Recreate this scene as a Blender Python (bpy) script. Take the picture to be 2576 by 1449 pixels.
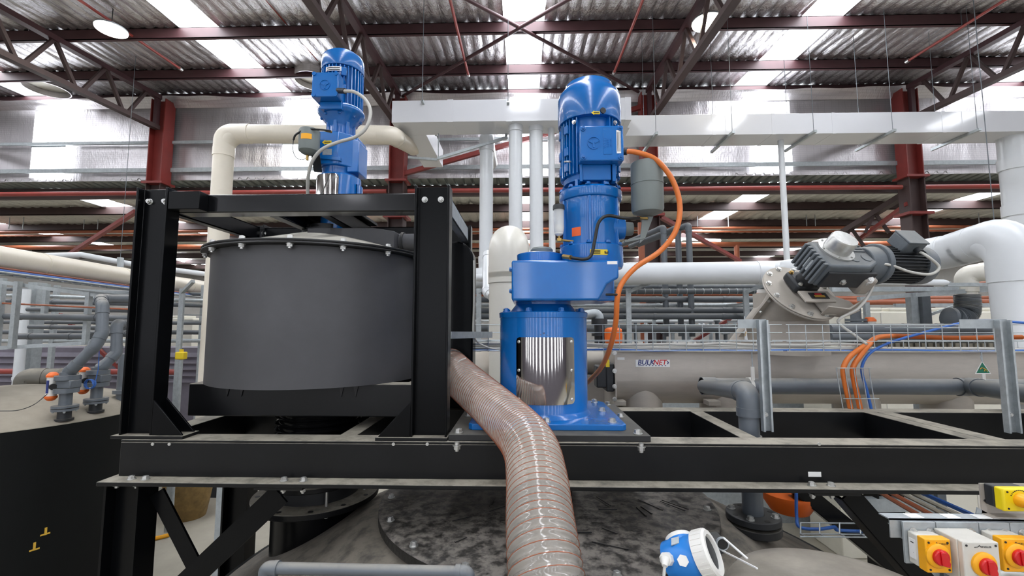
import bpy, bmesh, math, random
from mathutils import Vector, Matrix, Quaternion
random.seed(7)
V = Vector
for o in list(bpy.data.objects):
    bpy.data.objects.remove(o)
SC = bpy.context.scene
COL = SC.collection
PI = math.pi
# ------------------------------------------------------------------ camera
ZC = 3.3                    # eye height above the hall floor
F = 1100.0                  # focal length, pixels of the 2576 wide frame
PITCH = math.radians(4.81)
YAW = math.radians(1.505)
cd = bpy.data.cameras.new('camera'); cam = bpy.data.objects.new('camera', cd)
COL.objects.link(cam)
cd.sensor_width = 36.0; cd.lens = 36.0 * F / 2576.0
cd.clip_start = 0.05; cd.clip_end = 200
cam.location = (0, 0, ZC)
cam.rotation_euler = (PI / 2 + PITCH, 0, YAW)
SC.camera = cam
RC = cam.rotation_euler.to_matrix()
def at(px, py, Y):
    """point of the hall at world depth Y that the photograph shows at pixel px, py"""
    d = RC @ V(((px - 1288) / F, (724.5 - py) / F, -1))
    return V((0, 0, ZC)) + d * (Y / d.y)
def zat(py, Y, px=1288): return at(px, py, Y).z
def xat(px, Y, py=817): return at(px, py, Y).x
# ------------------------------------------------------------------ world, exposure
SC.view_settings.view_transform = 'Standard'
SC.view_settings.look = 'None'
SC.view_settings.gamma = 1.0
SC.view_settings.use_curve_mapping = False
SC.view_settings.exposure = 0.80
wd = bpy.data.worlds.new('sky'); SC.world = wd; wd.use_nodes = True
wd.node_tree.nodes['Background'].inputs[0].default_value = (0.86, 0.93, 1.0, 1)
wd.node_tree.nodes['Background'].inputs[1].default_value = 1.0
SKY_L = 9.0                 # radiance of the translucent roof sheets
SC.cycles.max_bounces = 8
SC.cycles.diffuse_bounces = 4
SC.cycles.glossy_bounces = 4
SC.cycles.transparent_max_bounces = 16
SC.cycles.sample_clamp_indirect = 6.0
SC.cycles.use_denoising = True
SC.cycles.caustics_reflective = False
SC.cycles.caustics_refractive = False
# ------------------------------------------------------------------ materials
def hexc(h):
    h = h.lstrip('#')
    return tuple((lambda c: c / 12.92 if c <= .04045 else ((c + .055) / 1.055) ** 2.4)(int(h[i:i+2], 16) / 255) for i in (0, 2, 4))
MATS = {}
def mat(name, col, rough=.5, metal=0.0, var=0.0, vscale=6.0, bump=0.0, bscale=30.0, dust=0.0, dustcol='#a39c8e', coat=0.0, stretch=None, dscale=9, dlo=.32, dhi=.55, dmin=.35, spec=None, emit=0.0, rvar=0.0):
    m = bpy.data.materials.new(name); m.use_nodes = True
    nt = m.node_tree; N = nt.nodes; L = nt.links
    b = N['Principled BSDF']
    c = hexc(col) if isinstance(col, str) else col
    b.inputs['Base Color'].default_value = (*c, 1)
    b.inputs['Roughness'].default_value = rough
    b.inputs['Metallic'].default_value = metal
    if spec is not None: b.inputs['Specular IOR Level'].default_value = spec
    if coat: b.inputs['Coat Weight'].default_value = coat; b.inputs['Coat Roughness'].default_value = .08
    if emit:
        b.inputs['Emission Color'].default_value = (*c, 1); b.inputs['Emission Strength'].default_value = emit
    geo = N.new('ShaderNodeNewGeometry')
    vec = geo.outputs['Position']
    if stretch:
        mp = N.new('ShaderNodeMapping'); mp.inputs['Scale'].default_value = stretch
        L.new(vec, mp.inputs['Vector']); vec = mp.outputs[0]
    out = None
    if var:
        n = N.new('ShaderNodeTexNoise'); n.inputs['Scale'].default_value = vscale; n.inputs['Detail'].default_value = 6
        n.inputs['Roughness'].default_value = .65
        L.new(vec, n.inputs['Vector'])
        r = N.new('ShaderNodeMapRange'); r.inputs[1].default_value = .3; r.inputs[2].default_value = .7
        r.inputs[3].default_value = 1 - var; r.inputs[4].default_value = 1 + var
        L.new(n.outputs[0], r.inputs[0])
        mx = N.new('ShaderNodeMix'); mx.data_type = 'RGBA'; mx.blend_type = 'MULTIPLY'; mx.inputs[0].default_value = 1
        mx.inputs[6].default_value = (*c, 1); L.new(r.outputs[0], mx.inputs[7])
        out = mx.outputs[2]; L.new(out, b.inputs['Base Color'])
        if rvar:
            r2 = N.new('ShaderNodeMapRange'); r2.inputs[1].default_value = .3; r2.inputs[2].default_value = .7
            r2.inputs[3].default_value = max(.02, rough - rvar); r2.inputs[4].default_value = rough + rvar
            L.new(n.outputs[0], r2.inputs[0]); L.new(r2.outputs[0], b.inputs['Roughness'])
    if dust:
        sx = N.new('ShaderNodeSeparateXYZ'); L.new(geo.outputs['Normal'], sx.inputs[0])
        n2 = N.new('ShaderNodeTexNoise'); n2.inputs['Scale'].default_value = dscale; n2.inputs['Detail'].default_value = 8; n2.inputs['Roughness'].default_value = .7
        L.new(geo.outputs['Position'], n2.inputs['Vector'])
        up = N.new('ShaderNodeMapRange'); up.inputs[1].default_value = .35; up.inputs[2].default_value = .95
        L.new(sx.outputs[2], up.inputs[0])
        r3 = N.new('ShaderNodeMapRange'); r3.inputs[1].default_value = dlo; r3.inputs[2].default_value = dhi
        r3.inputs[3].default_value = dmin; r3.inputs[4].default_value = 1.0
        L.new(n2.outputs[0], r3.inputs[0])
        mu = N.new('ShaderNodeMath'); mu.operation = 'MULTIPLY'; L.new(up.outputs[0], mu.inputs[0]); L.new(r3.outputs[0], mu.inputs[1])
        mu2 = N.new('ShaderNodeMath'); mu2.operation = 'MULTIPLY'; L.new(mu.outputs[0], mu2.inputs[0]); mu2.inputs[1].default_value = dust
        mx2 = N.new('ShaderNodeMix'); mx2.data_type = 'RGBA'
        L.new(mu2.outputs[0], mx2.inputs[0])
        if out: L.new(out, mx2.inputs[6])
        else: mx2.inputs[6].default_value = (*c, 1)
        mx2.inputs[7].default_value = (*hexc(dustcol), 1)
        L.new(mx2.outputs[2], b.inputs['Base Color'])
        rr = N.new('ShaderNodeMapRange'); rr.inputs[3].default_value = rough; rr.inputs[4].default_value = .85
        L.new(mu2.outputs[0], rr.inputs[0]); L.new(rr.outputs[0], b.inputs['Roughness'])
    if bump:
        n3 = N.new('ShaderNodeTexNoise'); n3.inputs['Scale'].default_value = bscale; n3.inputs['Detail'].default_value = 5
        L.new(vec, n3.inputs['Vector'])
        bp = N.new('ShaderNodeBump'); bp.inputs['Strength'].default_value = bump; bp.inputs['Distance'].default_value = .01
        L.new(n3.outputs[0], bp.inputs['Height']); L.new(bp.outputs[0], b.inputs['Normal'])
    MATS[name] = m
    return m
mat('black_paint', '#08090b', .27, var=.25, vscale=3, bump=.05, bscale=14, spec=.16)
mat('black_gloss', '#0a0b0d', .2, var=.25, vscale=3, bump=.08, bscale=10, coat=.3, spec=.4, stretch=(.3, 1, 1))
mat('black_steel', '#0d0e10', .34, var=.3, vscale=4, bump=.06, bscale=18, dust=.9, rvar=.08, spec=.3)
mat('black_matte', '#1a1b1d', .55, var=.2, vscale=5, dust=.25)
mat('drum_plastic', '#424245', .5, var=.16, vscale=2.2, bump=.03, bscale=6)
mat('tan_dust', '#8f897b', .85, var=.25, vscale=5, bump=.15, bscale=25)
mat('cone_cover', '#b9b4a8', .7, var=.12, vscale=4)
mat('blue_paint', '#0565b2', .26, var=.08, vscale=3, bump=.04, bscale=24, coat=.4)
mat('blue_dark', '#065fa8', .35)
mat('blue_light', '#1f78c8', .35, var=.05)
mat('chrome', '#d9d6d2', .07, 1.0, var=.04, vscale=2)
mat('stainless', '#b5aea5', .42, .3, var=.1, vscale=2.5, bump=.03, bscale=40, dust=.4, stretch=(1, 1, 4))
mat('stainless_dusty', '#a8a197', .6, .2, var=.1, vscale=4, dust=.5, dustcol='#b5ad9f')
mat('zinc', '#c9c9c6', .36, .85, var=.12, vscale=40)
mat('galv', '#aeb4b6', .45, .6, var=.15, vscale=25)
mat('galv_flat', '#a3a9ab', .55, .35, var=.15, vscale=18)
mat('pvc_white', '#d3d6d8', .3, var=.03, vscale=2)
mat('pvc_cream', '#dad6cb', .3, var=.04, vscale=2, dust=.15)
mat('pvc_tan', '#e4dccb', .38, var=.05, vscale=2, dust=.2)
mat('pvc_grey', '#5c6268', .34, var=.08, vscale=6, dust=.5)
mat('hatch_dust', '#8a8378', .4, var=.3, vscale=6, bump=.1, bscale=8)
mat('pvc_dark', '#565b60', .4, var=.1, vscale=6, dust=.35)
mat('pvc_brown', '#5a574f', .5, var=.15, vscale=5, dust=.7)
mat('red_oxide', '#7a2b26', .55, var=.12, vscale=3, dust=.2)
mat('maroon', '#422629', .55, var=.12, vscale=3)
mat('brown_steel', '#3f2e2c', .6, var=.15, vscale=3)
mat('sprinkler_red', '#8f3a33', .45, var=.08, vscale=3)
mat('copper_pipe', '#98563a', .45, .15, var=.12, vscale=6)
mat('orange_cable', '#d2702c', .42, var=.05)
mat('blue_cable', '#2d62b0', .45)
mat('grey_cable', '#b9b7b0', .5)
mat('black_rubber', '#141414', .45)
mat('grey_can', '#6f7674', .5, var=.06, vscale=8)
mat('gear_grey', '#5b6166', .5, var=.15, vscale=8, bump=.08, bscale=30, dust=.45)
mat('gear_dark', '#23262a', .5, var=.15, vscale=8, dust=.1)
mat('white_plastic', '#dcdad4', .4)
mat('box_grey', '#c9c6bd', .5, var=.04, vscale=10, dust=.2)
mat('yellow', '#eea70f', .42, var=.05)
mat('yellow_bright', '#e8cf12', .45, var=.05)
mat('red_knob', '#c3141a', .3)
mat('red_estop', '#d2514f', .4)
mat('orange', '#e0661c', .45)
mat('brass', '#a98a50', .35, .8)
mat('sticker_white', '#e4e4e2', .5)
mat('ink', '#1a1a1c', .6)
mat('ink_navy', '#22306e', .5)
mat('ink_red', '#c7242d', .5)
mat('sticker_yellow', '#e6c81e', .5)
mat('sticker_orange', '#e8622c', .5)
mat('sign_green', '#0f6a52', .5)
mat('gold', '#cfa63c', .5)
mat('concrete', '#a09a8c', .8, var=.16, vscale=.9, bump=.06, bscale=20)
mat('cladding', '#6d6873', .6, var=.15, vscale=3)
mat('far_wall', '#8d8a86', .7, var=.2, vscale=.6)
mat('cream_panel', '#d8d4c6', .55, var=.04)
mat('duct_white', '#d2d3d6', .10, var=.02, vscale=1, bump=.35, bscale=1.6)
mat('plate_black', '#1b1b1c', .5, var=.3, vscale=7, dust=.75, dustcol='#66635b')
mat('lid_black', '#181716', .45, var=.5, vscale=9, bump=1.0, bscale=14, dust=.85, dustcol='#77716a', dscale=16, dlo=.42, dhi=.58, dmin=.12)
mat('tank_black', '#070909', .6, var=.3, vscale=2, spec=.2)
mat('tank_top', '#2a2a28', .6, var=.3, vscale=6, bump=.15, bscale=20, dust=1.0, dustcol='#766f64', dmin=.2)
mat('tank_top_tan', '#8d8577', .85, var=.15, vscale=4)
mat('bellows', '#151517', .1, coat=.8)
mat('corrugated', '#8d938d', .5, .3, var=.12, vscale=3)
mat('sack', '#7a6238', .8, var=.3, vscale=8)
mat('lamp_glow', '#fff6e2', .5, emit=30)
mat('tube_glow', '#fbfdff', .5, emit=6)
mat('skylight', '#f4f8ff', .5, emit=SKY_L)
mat('window_glow', '#f4f8ff', .5, emit=5.0)

def foil(name, col, rough, seams_x, seams_y, crinkle, bstr, metal=.85, seam=.5):
    m = bpy.data.materials.new(name); m.use_nodes = True
    nt = m.node_tree; N = nt.nodes; L = nt.links; b = N['Principled BSDF']
    b.inputs['Metallic'].default_value = metal
    geo = N.new('ShaderNodeNewGeometry')
    n = N.new('ShaderNodeTexNoise'); n.inputs['Scale'].default_value = crinkle; n.inputs['Detail'].default_value = 7; n.inputs['Roughness'].default_value = .6
    mp = N.new('ShaderNodeMapping'); mp.inputs['Scale'].default_value = (3.2, 1.0, 1.0)
    L.new(geo.outputs['Position'], mp.inputs[0]); L.new(mp.outputs[0], n.inputs[0])
    bp = N.new('ShaderNodeBump'); bp.inputs['Strength'].default_value = bstr; bp.inputs['Distance'].default_value = .03
    L.new(n.outputs[0], bp.inputs['Height']); L.new(bp.outputs[0], b.inputs['Normal'])
    # seams of the reinforcing mesh and quilting
    sx = N.new('ShaderNodeSeparateXYZ'); L.new(geo.outputs['Position'], sx.inputs[0])
    def line(sock, per, w):
        a = N.new('ShaderNodeMath'); a.operation = 'PINGPONG'; a.inputs[1].default_value = per / 2; L.new(sock, a.inputs[0])
        l = N.new('ShaderNodeMath'); l.operation = 'LESS_THAN'; l.inputs[1].default_value = w; L.new(a.outputs[0], l.inputs[0])
        return l.outputs[0]
    l1 = line(sx.outputs[0], seams_x, .006); l2 = line(sx.outputs[1] if seams_y > 0 else sx.outputs[2], abs(seams_y), .006)
    mxx = N.new('ShaderNodeMath'); mxx.operation = 'MAXIMUM'; L.new(l1, mxx.inputs[0]); L.new(l2, mxx.inputs[1])
    sc = N.new('ShaderNodeMath'); sc.operation = 'MULTIPLY'; sc.inputs[1].default_value = seam; L.new(mxx.outputs[0], sc.inputs[0])
    mx = N.new('ShaderNodeMix'); mx.data_type = 'RGBA'; L.new(sc.outputs[0], mx.inputs[0])
    c = hexc(col); mx.inputs[6].default_value = (*c, 1); mx.inputs[7].default_value = (c[0]*.25, c[1]*.25, c[2]*.25, 1)
    L.new(mx.outputs[2], b.inputs['Base Color'])
    b.inputs['Roughness'].default_value = rough
    MATS[name] = m
foil('foil_roof', '#d2d0d1', .27, .30, .45, 4.5, .9, .93, .4)
foil('foil_low', '#c4c2b9', .40, .30, .30, 5.0, .8, .7, .4)
foil('foil_wall', '#d0ccce', .34, .16, -.05, 9.0, .3, .78, .16)

def mat_hose():
    m = bpy.data.materials.new('clear_hose'); m.use_nodes = True
    nt = m.node_tree; N = nt.nodes; L = nt.links
    b = N['Principled BSDF']; out = N['Material Output']
    b.inputs['Base Color'].default_value = (*hexc('#cdc5ba'), 1); b.inputs['Roughness'].default_value = .10
    b.inputs['Coat Weight'].default_value = 1.0; b.inputs['Coat Roughness'].default_value = .05
    t = N.new('ShaderNodeBsdfTransparent'); t.inputs[0].default_value = (.93, .89, .86, 1)
    mx = N.new('ShaderNodeMixShader'); mx.inputs[0].default_value = .44
    L.new(t.outputs[0], mx.inputs[1]); L.new(b.outputs[0], mx.inputs[2]); L.new(mx.outputs[0], out.inputs[0])
    MATS['clear_hose'] = m
    m2 = bpy.data.materials.new('clear_plastic'); m2.use_nodes = True
    nt = m2.node_tree; N = nt.nodes; L = nt.links; b = N['Principled BSDF']
    b.inputs['Base Color'].default_value = (.85, .87, .88, 1); b.inputs['Roughness'].default_value = .1
    t = N.new('ShaderNodeBsdfTransparent'); mx = N.new('ShaderNodeMixShader'); mx.inputs[0].default_value = .35
    L.new(t.outputs[0], mx.inputs[1]); L.new(b.outputs[0], mx.inputs[2]); L.new(mx.outputs[0], N['Material Output'].inputs[0])
    MATS['clear_plastic'] = m2
mat_hose()
# ------------------------------------------------------------------ mesh helpers
def frame(w):
    w = V(w).normalized()
    a = V((0, 0, 1)) if abs(w.z) < .95 else V((1, 0, 0))
    u = a.cross(w).normalized(); return u, w.cross(u), w
def bend(pts, r, n=7):
    """round the corners of a polyline with arcs of radius r"""
    P = [V(p) for p in pts]; out = [P[0]]
    for i in range(1, len(P) - 1):
        a, b, c = P[i-1], P[i], P[i+1]
        d1 = (a - b).normalized(); d2 = (c - b).normalized()
        ang = d1.angle(d2)
        if ang > PI - .02: out.append(b); continue
        t = min(r / math.tan(ang / 2), (a - b).length * .49, (c - b).length * .49)
        p1 = b + d1 * t; p2 = b + d2 * t
        rr = t * math.tan(ang / 2); bis = (d1 + d2).normalized(); ce = b + bis * (rr / math.sin(ang / 2))
        v1 = p1 - ce; v2 = p2 - ce; th = v1.angle(v2); ax = v1.cross(v2).normalized()
        for k in range(n + 1):
            out.append(ce + Quaternion(ax, th * k / n) @ v1)
    out.append(P[-1]); return out
def spline(pts, n=10):
    P = [V(p) for p in pts]; P = [P[0] * 2 - P[1]] + P + [P[-1] * 2 - P[-2]]; out = []
    for i in range(1, len(P) - 2):
        a, b, c, d = P[i-1:i+3]
        for k in range(n):
            t = k / n
            out.append(.5 * ((2 * b) + (c - a) * t + (2*a - 5*b + 4*c - d) * t*t + (3*b - a - 3*c + d) * t**3))
    out.append(P[-2]); return out
class MB:
    def __init__(s): s.v = []; s.f = []
    def add(s, vs, fs):
        o = len(s.v); s.v += [V(v) for v in vs]; s.f += [tuple(i + o for i in f) for f in fs]; return s
    def box(s, lo, hi):
        x0, y0, z0 = lo; x1, y1, z1 = hi
        return s.add([(x0,y0,z0),(x1,y0,z0),(x1,y1,z0),(x0,y1,z0),(x0,y0,z1),(x1,y0,z1),(x1,y1,z1),(x0,y1,z1)],
                     [(0,3,2,1),(4,5,6,7),(0,1,5,4),(1,2,6,5),(2,3,7,6),(3,0,4,7)])
    def obox(s, c, ax, half):
        c = V(c); a = [V(x).normalized() * h for x, h in zip(ax, half)]
        vs = [c + a[0]*i + a[1]*j + a[2]*k for k in (-1,1) for j in (-1,1) for i in (-1,1)]
        return s.add(vs, [(0,2,3,1),(4,5,7,6),(0,1,5,4),(1,3,7,5),(3,2,6,7),(2,0,4,6)])
    def bar(s, a, b, w, h, up=(0,0,1)):
        """rectangular bar from a to b, w across and h along up"""
        a = V(a); b = V(b); d = (b - a); L = d.length; d.normalize()
        up = V(up); side = d.cross(up)
        if side.length < 1e-4: side = d.cross(V((0,1,0)))
        side.normalize(); u = side.cross(d)
        return s.obox((a + b) / 2, (d, side, u), (L / 2, w / 2, h / 2))
    def cyl(s, a, b, ra, rb=None, n=24, cap=True):
        rb = ra if rb is None else rb
        a = V(a); b = V(b); u, v, w = frame(b - a)
        vs = []
        for p, r in ((a, ra), (b, rb)):
            vs += [p + (u * math.cos(2*PI*k/n) + v * math.sin(2*PI*k/n)) * r for k in range(n)]
        fs = [(k, (k+1) % n, n + (k+1) % n, n + k) for k in range(n)]
        if cap: fs += [tuple(reversed(range(n))), tuple(range(n, 2*n))]
        return s.add(vs, fs)
    def lathe(s, prof, o=(0,0,0), axis=(0,0,1), n=48, closed=True, a0=0.0, a1=2*PI):
        o = V(o); u, v, w = frame(axis); vs = []; fs = []; m = len(prof)
        full = abs(a1 - a0 - 2*PI) < 1e-6; nn = n if full else n + 1
        for k in range(nn):
            t = a0 + (a1 - a0) * k / n; e = u * math.cos(t) + v * math.sin(t)
            vs += [o + e * r + w * h for r, h in prof]
        for k in range(n):
            k2 = (k + 1) % nn
            for j in range(m - 1):
                fs.append((k*m+j, k2*m+j, k2*m+j+1, k*m+j+1))
            if closed and m > 2: fs.append((k*m+m-1, k2*m+m-1, k2*m, k*m))
        return s.add(vs, fs)
    def solid(s, prof, o=(0,0,0), axis=(0,0,1), n=48):
        """solid of revolution: open profile from the axis to the axis"""
        s.lathe(prof, o, axis, n, closed=False)
        o = V(o); u, v, w = frame(axis); base = len(s.v) - n * len(prof); m = len(prof)
        if prof[0][0] > 1e-6: s.f.append(tuple(base + k*m for k in reversed(range(n))))
        if prof[-1][0] > 1e-6: s.f.append(tuple(base + k*m + m - 1 for k in range(n)))
        return s
    def tube(s, pts, r, n=12, cap=True, radii=None):
        P = [V(p) for p in pts]; m = len(P)
        T = [(P[min(i+1, m-1)] - P[max(i-1, 0)]).normalized() for i in range(m)]
        u, v, w = frame(T[0]); vs = []
        for i in range(m):
            if i:
                q = T[i-1].rotation_difference(T[i]); u = q @ u
                u = (u - T[i] * u.dot(T[i])).normalized()
            v = T[i].cross(u); rr = radii[i] if radii else r
            vs += [P[i] + (u * math.cos(2*PI*k/n) + v * math.sin(2*PI*k/n)) * rr for k in range(n)]
        fs = [(i*n+k, i*n+(k+1) % n, (i+1)*n+(k+1) % n, (i+1)*n+k) for i in range(m-1) for k in range(n)]
        if cap: fs += [tuple(reversed(range(n))), tuple(range((m-1)*n, m*n))]
        return s.add(vs, fs)
    def prism(s, poly, vec):
        P = [V(p) for p in poly]; n = len(P); vec = V(vec)
        return s.add(P + [p + vec for p in P], [tuple(reversed(range(n))), tuple(range(n, 2*n))] + [(k, (k+1) % n, n + (k+1) % n, n + k) for k in range(n)])
    def sheet(s, rows):
        m = len(rows[0]); vs = [p for r in rows for p in r]
        return s.add(vs, [(i*m+j, i*m+j+1, (i+1)*m+j+1, (i+1)*m+j) for i in range(len(rows)-1) for j in range(m-1)])
    def ball(s, c, r, n=16, m=8, sc=(1,1,1)):
        c = V(c)
        prof = [(max(1e-5, math.sin(PI*k/m)) * r, -math.cos(PI*k/m) * r) for k in range(m+1)]
        b = len(s.v); s.lathe(prof, (0,0,0), (0,0,1), n, closed=False)
        for i in range(b, len(s.v)): p = s.v[i]; s.v[i] = V((p.x*sc[0], p.y*sc[1], p.z*sc[2])) + c
        return s
def hsec(w, d, t, c=(0,0), open_y=True):
    """H section outline in xy: flanges at x = ±w/2, web on the x axis"""
    h = w / 2; e = d / 2; x, y = c
    return [(x-h, y-e), (x-h+t, y-e), (x-h+t, y-t/2), (x+h-t, y-t/2), (x+h-t, y-e), (x+h, y-e), (x+h, y+e), (x+h-t, y+e), (x+h-t, y+t/2), (x-h+t, y+t/2), (x-h+t, y+e), (x-h, y+e)]
ROOT = {}
def base_of(o):
    p = V((0,0,0))
    while o is not None: p += o.location; o = o.parent
    return p
def mesh_of(mb, name, angle=38, off=(0,0,0)):
    off = V(off)
    me = bpy.data.meshes.new(name)
    me.from_pydata([tuple(v - off) for v in mb.v], [], mb.f)
    bm = bmesh.new(); bm.from_mesh(me)
    bmesh.ops.recalc_face_normals(bm, faces=bm.faces); bm.to_mesh(me); bm.free()
    me.polygons.foreach_set('use_smooth', [True] * len(me.polygons))
    me.set_sharp_from_angle(angle=math.radians(angle))
    return me
def part(mb, name, m, parent, label=None, bevel=0, angle=38, stuff=False, seg=2):
    me = mesh_of(mb, name, angle, base_of(parent)); me.materials.append(MATS[m])
    o = bpy.data.objects.new(name, me); COL.objects.link(o); o.parent = parent
    if bevel: bev(o, bevel, seg)
    if label: o['label'] = label
    if stuff: o['kind'] = 'stuff'
    return o
def bev(o, w, seg=2):
    b = o.modifiers.new('bevel', 'BEVEL'); b.width = w; b.segments = seg; b.limit_method = 'ANGLE'; b.angle_limit = math.radians(40)
    b.harden_normals = False
def thing(name, label, cat, loc, group=None):
    o = bpy.data.objects.new(name, None); COL.objects.link(o); o.location = loc; o.empty_display_size = .1
    o['label'] = label; o['category'] = cat
    if group: o['group'] = group
    return o
def single(mb, name, m, label, cat, group=None, bevel=0, angle=38, kind=None):
    xs = [v.x for v in mb.v]; ys = [v.y for v in mb.v]; zs = [v.z for v in mb.v]
    c = V(((min(xs)+max(xs))/2, (min(ys)+max(ys))/2, min(zs)))
    me = mesh_of(mb, name, angle, c); me.materials.append(MATS[m])
    o = bpy.data.objects.new(name, me); COL.objects.link(o); o.location = c
    o['label'] = label; o['category'] = cat
    if group: o['group'] = group
    if kind: o['kind'] = kind
    if bevel: bev(o, bevel)
    return o
def struct(mb, name, m, label=None, angle=38):
    me = mesh_of(mb, name, angle); me.materials.append(MATS[m])
    o = bpy.data.objects.new(name, me); COL.objects.link(o); o['kind'] = 'structure'
    if label: o['label'] = label
    return o
CACHE = {}
def inst(key, make, name, m, parent, pos, n=(0,0,1), spin=0.0):
    if (key, m) not in CACHE:
        me = mesh_of(make(), name); me.materials.append(MATS[m]); CACHE[(key, m)] = me
    o = bpy.data.objects.new(name, CACHE[(key, m)]); COL.objects.link(o); o.parent = parent
    o.location = V(pos) - base_of(parent)
    q = V((0,0,1)).rotation_difference(V(n).normalized()) @ Quaternion((0,0,1), spin)
    o.rotation_mode = 'QUATERNION'; o.rotation_quaternion = q
    return o
def mk_bolt(s):
    def f():
        b = MB(); b.cyl((0,0,0), (0,0,.12*s), .62*s, n=20); b.cyl((0,0,.12*s), (0,0,.55*s), .5*s, .47*s, n=6); b.cyl((0,0,.55*s), (0,0,.62*s), .25*s, n=10)
        return b
    return f
def mk_nut(s):
    def f():
        b = MB(); b.cyl((0,0,0), (0,0,.12*s), .62*s, n=20); b.cyl((0,0,.12*s), (0,0,.58*s), .5*s, n=6); b.cyl((0,0,.58*s), (0,0,.86*s), .3*s, n=12)
        return b
    return f
def bolt(parent, pos, n=(0,0,1), s=.03, m='zinc', spin=0.3): return inst('bolt%.3f' % s, mk_bolt(s), 'bolt', m, parent, pos, n, spin)
def nut(parent, pos, n=(0,0,-1), s=.03, m='zinc'): return inst('nut%.3f' % s, mk_nut(s), 'nut', m, parent, pos, n, .2)
def text(body, size, pos, right, up, m, parent, name='lettering', shear=0, ext=.0008, bold=0.0):
    c = bpy.data.curves.new(name, 'FONT'); c.body = body; c.size = size; c.align_x = 'CENTER'; c.align_y = 'CENTER'
    c.extrude = ext; c.shear = shear; c.offset = bold; c.resolution_u = 3
    tmp = bpy.data.objects.new(name, c); COL.objects.link(tmp); bpy.context.view_layer.update()
    me = bpy.data.meshes.new_from_object(tmp.evaluated_get(bpy.context.evaluated_depsgraph_get()))
    bpy.data.objects.remove(tmp); bpy.data.curves.remove(c); me.name = name
    o = bpy.data.objects.new(name, me); COL.objects.link(o); me.materials.clear(); me.materials.append(MATS[m])
    r = V(right).normalized(); u = V(up).normalized(); w = r.cross(u)
    o.parent = parent; M = Matrix((r, u, w)).transposed()
    o.rotation_euler = M.to_euler(); o.location = V(pos) - base_of(parent)
    return o
def pipe(name, label, cat, pts, r, m, rb=None, group=None, n=20, collars=True, cw=1.12, rings=(), cm=None, cl=None):
    """a pipe run with sleeves at its elbows; the sleeves are its parts"""
    P = [V(p) for p in pts]; rb = rb if rb is not None else r * 1.6
    path = bend(P, rb, 8)
    c = min(P, key=lambda p: p.z)
    t = thing(name, label, cat, (P[0].x, P[0].y, c.z), group)
    part(MB().tube(path, r, n), 'pipe_run', m, t)
    if collars:
        for i in range(1, len(P) - 1):
            d1 = (P[i-1] - P[i]); d2 = (P[i+1] - P[i])
            tt = min(rb / math.tan(d1.angle(d2) / 2), d1.length * .49, d2.length * .49)
            q1 = P[i] + d1.normalized() * tt; q2 = P[i] + d2.normalized() * tt
            part(MB().tube(bend([q1 + d1.normalized() * r * .1, P[i], q2 + d2.normalized() * r * .1], rb, 8), r * (1 + (cw - 1) * .7), n), 'elbow', cm or m, t)
            for d in (d1, d2):
                if d.length < tt + r * 1.2: continue
                e = P[i] + d.normalized() * tt; e2 = e + d.normalized() * r * .9
                part(MB().cyl(e, e2, r * cw, n=n), 'collar', cm or m, t)
    for a, b, f in rings:    # extra sleeves: segment index, fraction, length
        d = P[a+1] - P[a]; e = P[a] + d * b
        part(MB().cyl(e, e + d.normalized() * f, r * cw, n=n), 'collar', cm or m, t)
    return t
# ================================================================== THE HALL
from mathutils import noise as MN
YW = 10.25                                   # plane of the clerestory wall
def roofz(Y): return ZC + 5.72 - .0515 * (10.2 - Y)      # underside of the main roof (foil)
LOWZ = ZC + 3.52                             # underside of the low roof beyond the wall
SKY_X = (-18.0, -12.1, -6.1, 0.02, 5.45, 11.4, 17.4)
LOW_X = (-18.4, -12.1, -5.9, 0.1, 6.3, 12.5, 18.6)
PURL = [10.2, 9.09, 7.64, 6.19, 4.74, 3.29, 1.84, .39, -1.06, -2.51, -3.96, -5.41, -6.86, -8.31, -9.76, -11.2]
XL, XR, YB, YF = -22.0, 22.0, -12.0, 36.0
struct(MB().box((XL, YB, -.1), (XR, YF, 0)), 'floor', 'concrete', 'dusty grey concrete floor of the hall')
struct(MB().box((XL-.15, YB, 0), (XL, YF, roofz(YW))), 'wall_left', 'far_wall')
struct(MB().box((XR, YB, 0), (XR+.15, YF, roofz(YW))), 'wall_right', 'far_wall')
struct(MB().box((XL, YB-.15, 0), (XR, YB, roofz(YB)+.1)), 'wall_front', 'cladding')
for i in range(13):      # tall translucent strips in the wall behind the viewer, seen in the mirror plates
    x = -15 + i * 2.5
    w = struct(MB().box((x - .22, YB + .01, 1.6), (x + .22, YB + .04, roofz(YB) - .5)), 'window_%d' % (i + 11), 'window_glow', 'tall translucent strip window in the near end wall')
    part(MB().box((x - .25, YB + .04, 5.2), (x + .25, YB + .06, 5.26)), 'glazing_bar', 'galv', w)
struct(MB().box((XL, YF, 0), (XR, YF+.15, LOWZ+.1)), 'wall_far', 'far_wall')
wb = MB()
def foilwall(x0, x1):
    rows = []
    nx = max(2, int((x1 - x0) / .06)); zs = [LOWZ + (roofz(YW) - LOWZ) * k / 44 for k in range(45)]
    for k, z in enumerate(zs):
        row = []
        for i in range(nx + 1):
            x = x0 + (x1 - x0) * i / nx
            d = .03 * MN.noise(V((x * .8, z * 1.6, 3))) + .012 * MN.noise(V((x * 5, z * .9, 9)))
            row.append((x, YW + d - .015, z))
        rows.append(row)
    wb.sheet(rows)
WINX = (-17.5, -11.7, -5.42, .15, 5.9, 11.75, 17.6)
foilwall(XL, XR)
struct(wb, 'wall_back', 'foil_wall', 'silver foil lined clerestory wall above the low roof', 60)
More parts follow.
